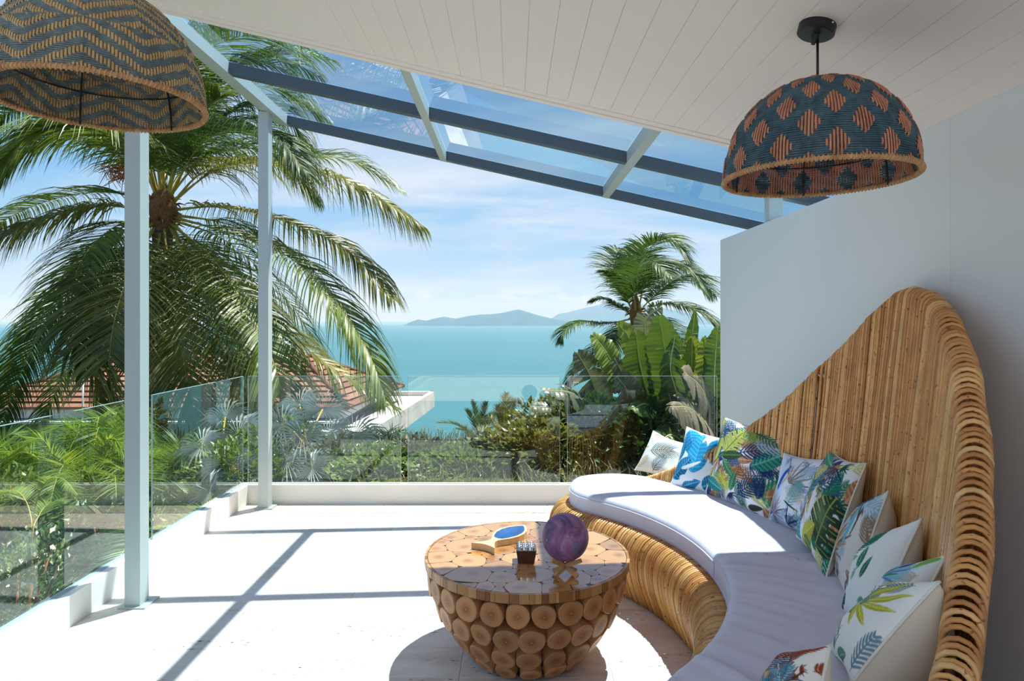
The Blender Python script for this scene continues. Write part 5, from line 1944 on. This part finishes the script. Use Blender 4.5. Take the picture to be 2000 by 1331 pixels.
for i, (px, D, top, n, mt, lb) in enumerate(specs):
    x = (px - 1000) * D / F
    z = gz(x, D) - 0.05
    clump('feathery_palm', lb, x, D, z, top - z + 0.1, n + 4, 60 + i, M[mt], 0.34, 0.0125, 0.75, 58, upright=0.4, group='feathery palms of the garden')
# one young frond arching just outside the glass
p = at(72, 1010, 4.6)
root = thing('young_palm', 'young palm with one bright arching frond just outside the side railing', 'palm', (-3.45, 4.6, gz(-3.45, 4.6)))
rng = random.Random(81)
for pp in ([(62, 1060, 0), (70, 985, 0), (92, 940, -0.05), (122, 936, -0.15), (152, 968, -0.25)], [(62, 1060, 0), (58, 1000, 0.1), (40, 965, 0.2), (15, 960, 0.3), (-10, 985, 0.35)], [(62, 1060, 0), (75, 1010, 0.2), (95, 985, 0.35), (120, 985, 0.5)]):
    frond_mesh('frond', [Vector((-3.45, 4.6, gz(-3.45, 4.6)))] + [PX(a, b, 4.6 + c) for a, b, c in pp], 0.16, 60, rng, w=0.0095, droop=0.2, stalk=0.5, r0=0.009, seg=3, lift=0.2, ragged=0.05).build('frond', [M['areca_yellow'], M['rachis']], root)

# leafy shrubs: a crown of single leaves on thin stems
def shrub(label, x, y, z, rx, ry, h, n, seed, mat, leaf=0.07, group='leafy shrubs of the garden', tipmat=None):
    rng = random.Random(seed)
    root = thing('shrub', label, 'shrub', (x, y, z), group)
    m = MB()
    for i in range(9):
        a = rng.uniform(0, 6.28)
        q = rng.uniform(0.3, 0.8)
        m.tube([(x, y, z), (x + rx * q * 0.5 * math.cos(a), y + ry * q * 0.5 * math.sin(a), z + h * 0.5), (x + rx * q * math.cos(a), y + ry * q * math.sin(a), z + h * 0.85)], [0.014, 0.010, 0.004], 5)
    m.build('stem', M['fibre'], root)
    m = MB()
    for i in range(n):
        a = rng.uniform(0, 6.28)
        u = rng.uniform(-0.75, 1)
        k = rng.uniform(0.55, 1.0) ** 0.5
        s_ = math.sqrt(max(0, 1 - u * u))
        lump = 1 + 0.22 * math.sin(3 * a + seed) * s_ + 0.15 * math.sin(5 * u + a * 2)
        c = Vector((x + rx * s_ * k * lump * math.cos(a), y + ry * s_ * k * lump * math.sin(a), z + h * 0.42 + h * 0.58 * u * k * lump))
        d = (Vector((math.cos(a) * s_, math.sin(a) * s_, u + 0.25)) + Vector((rng.uniform(-.7, .7), rng.uniform(-.7, .7), rng.uniform(-.5, .5)))).normalized()
        sd = d.cross(Vector((rng.uniform(-1, 1), rng.uniform(-1, 1), 1.2))).normalized()
        up = sd.cross(d)
        L = leaf * rng.uniform(0.6, 1.25)
        w = L * 0.30
        tip = c + d * L - up * L * 0.12
        mi = 1 if (tipmat and u > 0.55 and rng.random() < 0.16) else 0
        m.add([c, c + d * L * 0.5 + sd * w + up * w * 0.35, tip, c + d * L * 0.5 - sd * w + up * w * 0.35, c + d * L * 0.5], [(0, 4, 1), (4, 2, 1), (0, 3, 4), (4, 3, 2)], mi)
    m.build('foliage', [mat] + ([tipmat] if tipmat else []), root)
    return root
M['blossom'] = plain('pale_blossom', srgb(232, 206, 186), 0.7, 0.1, 30)
p = at(28, 1130, 3.95)
shrub('light green shrub with pale pink blossom tips, low outside the side railing', p.x, 3.95, gz(p.x, 3.95), 0.34, 0.5, 0.98, 3600, 3, M['shrub_mid'], 0.042, None, M['blossom'])
dens = [
    (570, 8.0, 0.25, 'shrub_mid', 'green shrub under the silver fan palm beyond the far railing'),
    (660, 7.4, 0.10, 'shrub_grey', 'grey-green shrub beyond the far railing, below the palm bush'),
    (740, 7.0, 0.06, 'shrub_mid', 'green shrub beyond the gap between two far railing sheets'),
    (830, 7.3, 0.08, 'shrub_grey', 'grey-green shrub beyond the middle railing sheet, first from the gap'),
    (905, 7.0, 0.06, 'shrub_mid', 'low green shrub in the middle of the middle railing sheet'),
    (985, 7.2, 0.16, 'shrub_grey', 'grey-green shrub beyond the middle railing sheet, below the young palms'),
    (1060, 7.0, 0.40, 'olive', 'olive shrub near the banana leaves beyond the far railing'),
    (1090, 8.0, 0.50, 'olive', 'taller olive shrub under the arched banana leaf'),
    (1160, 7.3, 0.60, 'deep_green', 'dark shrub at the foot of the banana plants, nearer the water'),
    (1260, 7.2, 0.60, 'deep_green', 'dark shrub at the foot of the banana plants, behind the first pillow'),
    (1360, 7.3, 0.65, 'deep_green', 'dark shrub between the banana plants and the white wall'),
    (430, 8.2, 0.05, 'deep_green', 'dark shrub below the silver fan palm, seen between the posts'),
    (480, 7.0, 0.25, 'shrub_mid', 'green shrub at the corner of the glass railing'),
    (20, 6.2, 0.0, 'shrub_mid', 'green shrub low behind the end of the side railing'),
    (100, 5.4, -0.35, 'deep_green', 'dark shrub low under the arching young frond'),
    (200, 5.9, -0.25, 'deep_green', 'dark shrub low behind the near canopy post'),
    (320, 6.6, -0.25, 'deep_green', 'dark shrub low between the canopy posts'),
    (400, 6.2, -0.35, 'shrub_mid', 'green shrub low by the side railing, before the silver fans'),
]
for i, (px, D, top, mt, lb) in enumerate(dens):
    x = (px - 1000) * D / F
    z = gz(x, D) - 0.05
    h = max(0.25, top - z)
    shrub(lb, x, D, z, 0.52, 0.48, h, 1300, 200 + i, M[mt], 0.10)

# silver fan palms
M['silver'] = leafy('silver_fan_leaf', (0.20, 0.26, 0.26), (0.46, 0.53, 0.53), (0.34, 0.44, 0.40), 0.5, 0.5, 0.12, 2.0)
def fan_leaf(m, foot, c, n, fwd, R, nb, rng, spread=150):
    n = n.normalized()
    fwd = (fwd - n * fwd.dot(n)).normalized()
    sd = n.cross(fwd)
    m.tube([foot, (foot + c) / 2 + Vector((0, 0, 0.05)), c], [0.016, 0.012, 0.009], 5, 1)
    for i in range(nb):
        a = math.radians(-spread + 2 * spread * i / (nb - 1))
        d = fwd * math.cos(a) + sd * math.sin(a)
        L = R * (0.82 + 0.18 * math.cos(a * 0.8)) * rng.uniform(0.92, 1.05)
        w = R * 2 * math.radians(spread) / nb * 0.085
        tn = d.cross(n)
        q = n * 0.05 * R
        mid, tip = c + d * L * 0.58 + q, c + d * L + n * rng.uniform(-0.12, 0.02) * R - Vector((0, 0, 0.10 * R))
        m.add([c, mid + tn * w - q * 0.6, mid + q, mid - tn * w - q * 0.6, tip], [(0, 2, 1), (0, 3, 2), (1, 2, 4), (2, 3, 4)])
def fan_palm(label, px, D, top, leaves, seed, R=0.5):
    rng = random.Random(seed)
    x = (px - 1000) * D / F
    z = gz(x, D) - 0.05
    root = thing('fan_palm', label, 'palm', (x, D, z), 'silver fan palms')
    m = MB()
    m.tube([(x, D, z), (x, D, top - 0.55)], [0.12, 0.10], 10)
    m.build('trunk', M['fibre'], root)
    foot = Vector((x, D, top - 0.62))
    for i, (lx, ly, dd, tilt) in enumerate(leaves):
        c = PX(lx, ly, D + dd)
        out = (c - foot)
        m = MB()
        nrm = Vector((rng.uniform(-0.3, 0.3) - out.x * 0.2, -0.75 - tilt * 0.2, 0.55 + tilt))
        fan_leaf(m, foot, c, nrm, out, R * rng.uniform(0.85, 1.1), 26, rng)
        m.build('fan_leaf', [M['silver'], M['rachis']], root)
fan_palm('silver-blue fan palm seen between the two canopy posts', 430, 7.4, 0.45,
         [(440, 905, -0.6, 0.2), (395, 870, -0.2, 0.5), (465, 850, 0.1, 0.3), (410, 960, -0.9, 0.0), (470, 925, -0.5, 0.0), (385, 935, -0.5, 0.2), (440, 815, 0.5, 0.6)], 5, 0.40)
fan_palm('silver-blue fan palm beyond the far railing beside the slender post', 600, 7.6, 0.6,
         [(590, 850, -0.4, 0.2), (640, 850, 0.1, 0.4), (560, 900, -0.6, 0.1), (630, 800, 0.4, 0.6), (585, 790, 0.5, 0.7), (660, 880, -0.2, 0.2), (690, 850, 0.2, 0.4), (550, 830, 0.1, 0.5), (610, 915, -0.7, 0.0)], 6, 0.42)

# ------------------------------------------------------------------ banana plants
M['banana'] = leafy('banana_leaf', (0.022, 0.070, 0.012), (0.075, 0.150, 0.028), (0.20, 0.32, 0.03), 0.40, 0.4, 0.20, 2.2)
M['banana_light'] = leafy('light_banana_leaf', (0.085, 0.15, 0.020), (0.20, 0.27, 0.04), (0.36, 0.44, 0.04), 0.42, 0.35, 0.28, 2.2)
M['banana_grey'] = leafy('waxy_banana_leaf', (0.060, 0.082, 0.040), (0.145, 0.165, 0.105), (0.26, 0.30, 0.08), 0.36, 0.45, 0.22, 2.2)
M['banana_dry'] = leafy('dry_banana_leaf', (0.14, 0.105, 0.06), (0.27, 0.225, 0.155), None, 0.55, 0.4, 0.25, 3.0)
M['midrib'] = plain('banana_midrib', srgb(186, 196, 120), 0.4)
def banana_leaf(pts, W, nrm, mat, parent, rng, fold=0.25, tear=0.3, droop=0.15):
    """A broad blade in two halves, split along its side veins where the wind has torn it."""
    N = 46
    path = spline(pts, N)
    m = MB()
    m.tube(path, [0.013 * (1 - 0.8 * i / (N - 1)) + 0.002 for i in range(N)], 5, 1)
    nrm = Vector(nrm).normalized()
    wav = [rng.uniform(0, 6.28) for _ in range(4)]
    for s_ in (-1, 1):
        i = 4
        while i < N - 1:
            torn = rng.random() < tear
            ln = rng.choice((2, 3, 4, 6, 8)) if torn else rng.choice((10, 14, 20))
            j = min(N - 1, i + ln)
            sag = rng.uniform(0.1, 1) * droop * (1.8 if torn else 0.7)
            gap = rng.uniform(0.03, 0.12) * W if torn else 0.004
            tw = rng.uniform(-0.25, 0.25) if torn else 0.0
            rows_ = []
            for k in range(i, j + 1):
                T = (path[min(N - 1, k + 1)] - path[max(0, k - 1)]).normalized()
                n = (nrm - T * nrm.dot(T)).normalized()
                sd = T.cross(n) * s_
                t = (k - 4) / (N - 5)
                w = W * min(1.0, (t / 0.16 + 0.25)) ** 0.6 * min(1.0, max(0.02, (1.0 - t) / 0.30)) ** 0.55 * (1 + 0.05 * math.sin(k * 1.7 + wav[0]))
                row = []
                for q in range(7):
                    f = q / 6
                    rip = (0.0045 * (1 if k % 2 else -1) + 0.012 * math.sin(k * 0.8 + wav[1] + s_)) * f ** 0.7
                    sweep = T * (0.20 * W * f)
                    if k == i:
                        sweep = sweep + T * gap * f
                    if k == j:
                        sweep = sweep - T * gap * f
                    row.append(path[k] + sd * w * f + n * (fold * w * f * (1.2 - f) + rip + tw * w * f * f) + sweep + Vector((0, 0, -sag * w * f * f * 2.0)))
                rows_.append(row)
            m.grid(rows_, flip=(s_ > 0), smooth=False)
            i = j
    return m.build('leaf', [mat, M['midrib']], parent)
def banana(label, px, D, leaves, seed, stems=((0, 0),)):
    rng = random.Random(seed)
    x = (px - 1000) * D / F
    z = gz(x, D) - 0.05
    root = thing('banana_plant', label, 'plant', (x, D, z), 'banana plants beyond the far railing')
    for k, (dx, top) in enumerate(stems):
        m = MB()
        m.tube([(x + dx, D, z), (x + dx * 1.1, D, (z + top) / 2), (x + dx * 1.15, D, top)], [0.11, 0.09, 0.055], 10)
        m.build('false_stem', M['banana_stem'], root)
    for pts, W, nrm, mt, kw in leaves:
        banana_leaf([PX(a, b, D + c) for a, b, c in pts], W, nrm, M[mt], root, rng, **kw)
    return root
M['banana_stem'] = plain('banana_stem', srgb(112, 118, 62), 0.6, 0.25, 6)
banana('tall banana plant with upright green leaves beyond the far railing', 1290, 7.6, [
    ([(1300, 830, 0), (1303, 760, -0.1), (1299, 690, -0.25), (1288, 618, -0.45)], 0.215, (-0.25, -1, 0.15), 'banana', dict(tear=0.45, fold=0.3)),
    ([(1275, 800, 0.1), (1262, 760, 0.0), (1248, 700, -0.1), (1242, 650, -0.3)], 0.21, (0.15, -1, 0.1), 'banana', dict(tear=0.15)),
    ([(1310, 830, 0), (1325, 770, 0.1), (1345, 700, 0.1), (1358, 608, 0.0)], 0.10, (-0.7, -1, 0.2), 'banana', dict(tear=0.1)),
    ([(1330, 830, 0.2), (1342, 780, 0.1), (1350, 720, 0.0), (1352, 660, -0.1)], 0.17, (0.2, -1, 0.25), 'banana_light', dict(tear=0.2)),
    ([(1230, 770, 0.1), (1205, 730, 0.0), (1185, 690, -0.1), (1158, 655, -0.2)], 0.19, (0.25, -0.8, 0.6), 'banana_light', dict(tear=0.25)),
    ([(1260, 740, 0.3), (1240, 690, 0.3), (1225, 655, 0.25), (1205, 632, 0.1)], 0.14, (0.2, -1, 0.35), 'banana_light', dict(tear=0.05)),
    ([(1300, 830, 0), (1325, 790, -0.3), (1310, 720, -0.5), (1318, 660, -0.5)], 0.12, (-0.6, -0.9, 0.1), 'banana', dict(tear=0.6, droop=0.4)),
    ([(1275, 700, 0.5), (1262, 660, 0.5), (1262, 625, 0.45), (1290, 600, 0.35)], 0.15, (-0.3, -1, 0.3), 'banana_grey', dict(tear=0.5)),
    ([(1250, 860, 0.2), (1235, 800, 0.1), (1222, 745, 0.0), (1200, 700, -0.1)], 0.20, (0.2, -0.9, 0.45), 'banana_grey', dict(tear=0.35, droop=0.3)),
    ([(1300, 880, -0.2), (1285, 820, -0.4), (1262, 790, -0.6), (1235, 800, -0.8)], 0.17, (0.1, -0.7, 0.8), 'banana', dict(tear=0.6, droop=0.5)),
    ([(1320, 860, 0.3), (1310, 800, 0.3), (1290, 740, 0.3), (1270, 690, 0.3)], 0.18, (0.1, -1, 0.2), 'banana', dict(tear=0.5, droop=0.3)),
    ([(1310, 900, -0.3), (1325, 850, -0.5), (1350, 820, -0.7), (1385, 830, -0.8)], 0.16, (0.0, -0.7, 0.8), 'banana', dict(tear=0.6, droop=0.5)),
], 51, ((0, 0.4), (0.12, 0.1), (-0.12, 0.2)))
banana('banana plant with dry drooping leaves beside the white wall', 1390, 7.2, [
    ([(1385, 900, 0), (1390, 820, -0.1), (1370, 760, -0.4), (1336, 728, -0.6)], 0.24, (0.45, -0.7, 0.6), 'banana_dry', dict(tear=0.5, droop=0.3)),
    ([(1400, 860, 0), (1395, 760, 0), (1398, 690, 0), (1402, 640, -0.1)], 0.13, (-0.6, -1, 0.2), 'banana', dict(tear=0.3)),
    ([(1400, 900, -0.2), (1385, 840, -0.4), (1350, 800, -0.7), (1308, 795, -0.9)], 0.20, (0.35, -0.6, 0.8), 'banana_dry', dict(tear=0.6, droop=0.4)),
    ([(1410, 880, 0.3), (1400, 800, 0.3), (1382, 720, 0.2), (1375, 660, 0.1)], 0.16, (0.3, -1, 0.2), 'banana_light', dict(tear=0.3)),
    ([(1370, 900, 0), (1340, 870, -0.2), (1310, 850, -0.4), (1285, 870, -0.5)], 0.15, (0.1, -0.8, 0.7), 'banana', dict(tear=0.3)),
    ([(1345, 900, 0.2), (1330, 850, 0.2), (1312, 790, 0.1), (1300, 745, 0.0)], 0.15, (0.0, -1, 0.3), 'banana', dict(tear=0.3)),
], 52, ((0, 0.1),))
banana('banana plant with broad grey-green arched leaves, nearest the open water', 1180, 7.8, [
    ([(1160, 880, 0), (1158, 810, -0.2), (1120, 770, -0.5), (1060, 762, -0.8)], 0.20, (0.05, -0.55, 0.85), 'banana_grey', dict(tear=0.4, droop=0.45, fold=0.4)),
    ([(1180, 880, 0), (1175, 810, -0.1), (1155, 740, -0.3), (1128, 690, -0.4)], 0.22, (0.3, -1, 0.35), 'banana_grey', dict(tear=0.2)),
    ([(1150, 890, 0.1), (1120, 830, 0.1), (1090, 800, 0.0), (1040, 795, -0.2)], 0.17, (0.1, -0.6, 0.8), 'banana_grey', dict(tear=0.5, droop=0.5)),
    ([(1170, 890, 0.1), (1140, 850, 0.0), (1110, 830, -0.2), (1075, 845, -0.3)], 0.15, (0.1, -0.7, 0.7), 'olive', dict(tear=0.5, droop=0.4)),
    ([(1200, 900, 0), (1215, 830, -0.2), (1225, 770, -0.4), (1205, 735, -0.6)], 0.19, (0.2, -0.9, 0.4), 'banana_grey', dict(tear=0.3)),
    ([(1210, 900, 0.1), (1235, 850, 0.1), (1250, 800, 0.0), (1262, 760, -0.1)], 0.17, (-0.2, -1, 0.3), 'banana', dict(tear=0.3)),
    ([(1200, 900, 0.2), (1170, 840, 0.2), (1150, 790, 0.2), (1165, 740, 0.1)], 0.16, (0.0, -1, 0.3), 'banana', dict(tear=0.3)),
    ([(1220, 930, 0), (1240, 890, -0.3), (1262, 868, -0.5), (1285, 880, -0.6)], 0.14, (0.0, -0.8, 0.6), 'banana', dict(tear=0.3)),
], 53, ((0, 0.05),))

# ------------------------------------------------------------------ rough grass beyond the far railing
M['grass'] = leafy('rough_grass', (0.09, 0.11, 0.035), (0.22, 0.22, 0.09), None, 0.6, 0.3, 0.3, 1.5)
rng = random.Random(77)
m = MB()
for i in range(7000):
    x, y = rng.uniform(-4.2, 2.4), rng.uniform(5.62, 9.2)
    if rng.random() > 0.45 + 0.55 * noise.noise(Vector((x * 1.3, y * 1.3, 5))) + 0.25:
        continue
    z = hill(x, y) - 0.01
    a = rng.uniform(0, 6.28)
    h = rng.uniform(0.06, 0.26)
    d = Vector((math.cos(a), math.sin(a), 0))
    s_ = Vector((-d.y, d.x, 0)) * rng.uniform(0.003, 0.006)
    b = Vector((x, y, z))
    m1, tp = b + d * h * 0.25 + Vector((0, 0, h * 0.7)), b + d * h * 0.75 + Vector((0, 0, h))
    m.add([b - s_, b + s_, m1 + s_ * 0.8, m1 - s_ * 0.8, tp], [(0, 1, 2, 3), (3, 2, 4)])
tag(m.build('grass', M['grass'], origin=(0, 7, -0.1)), 'rough grass growing beyond the far railing', kind='stuff')
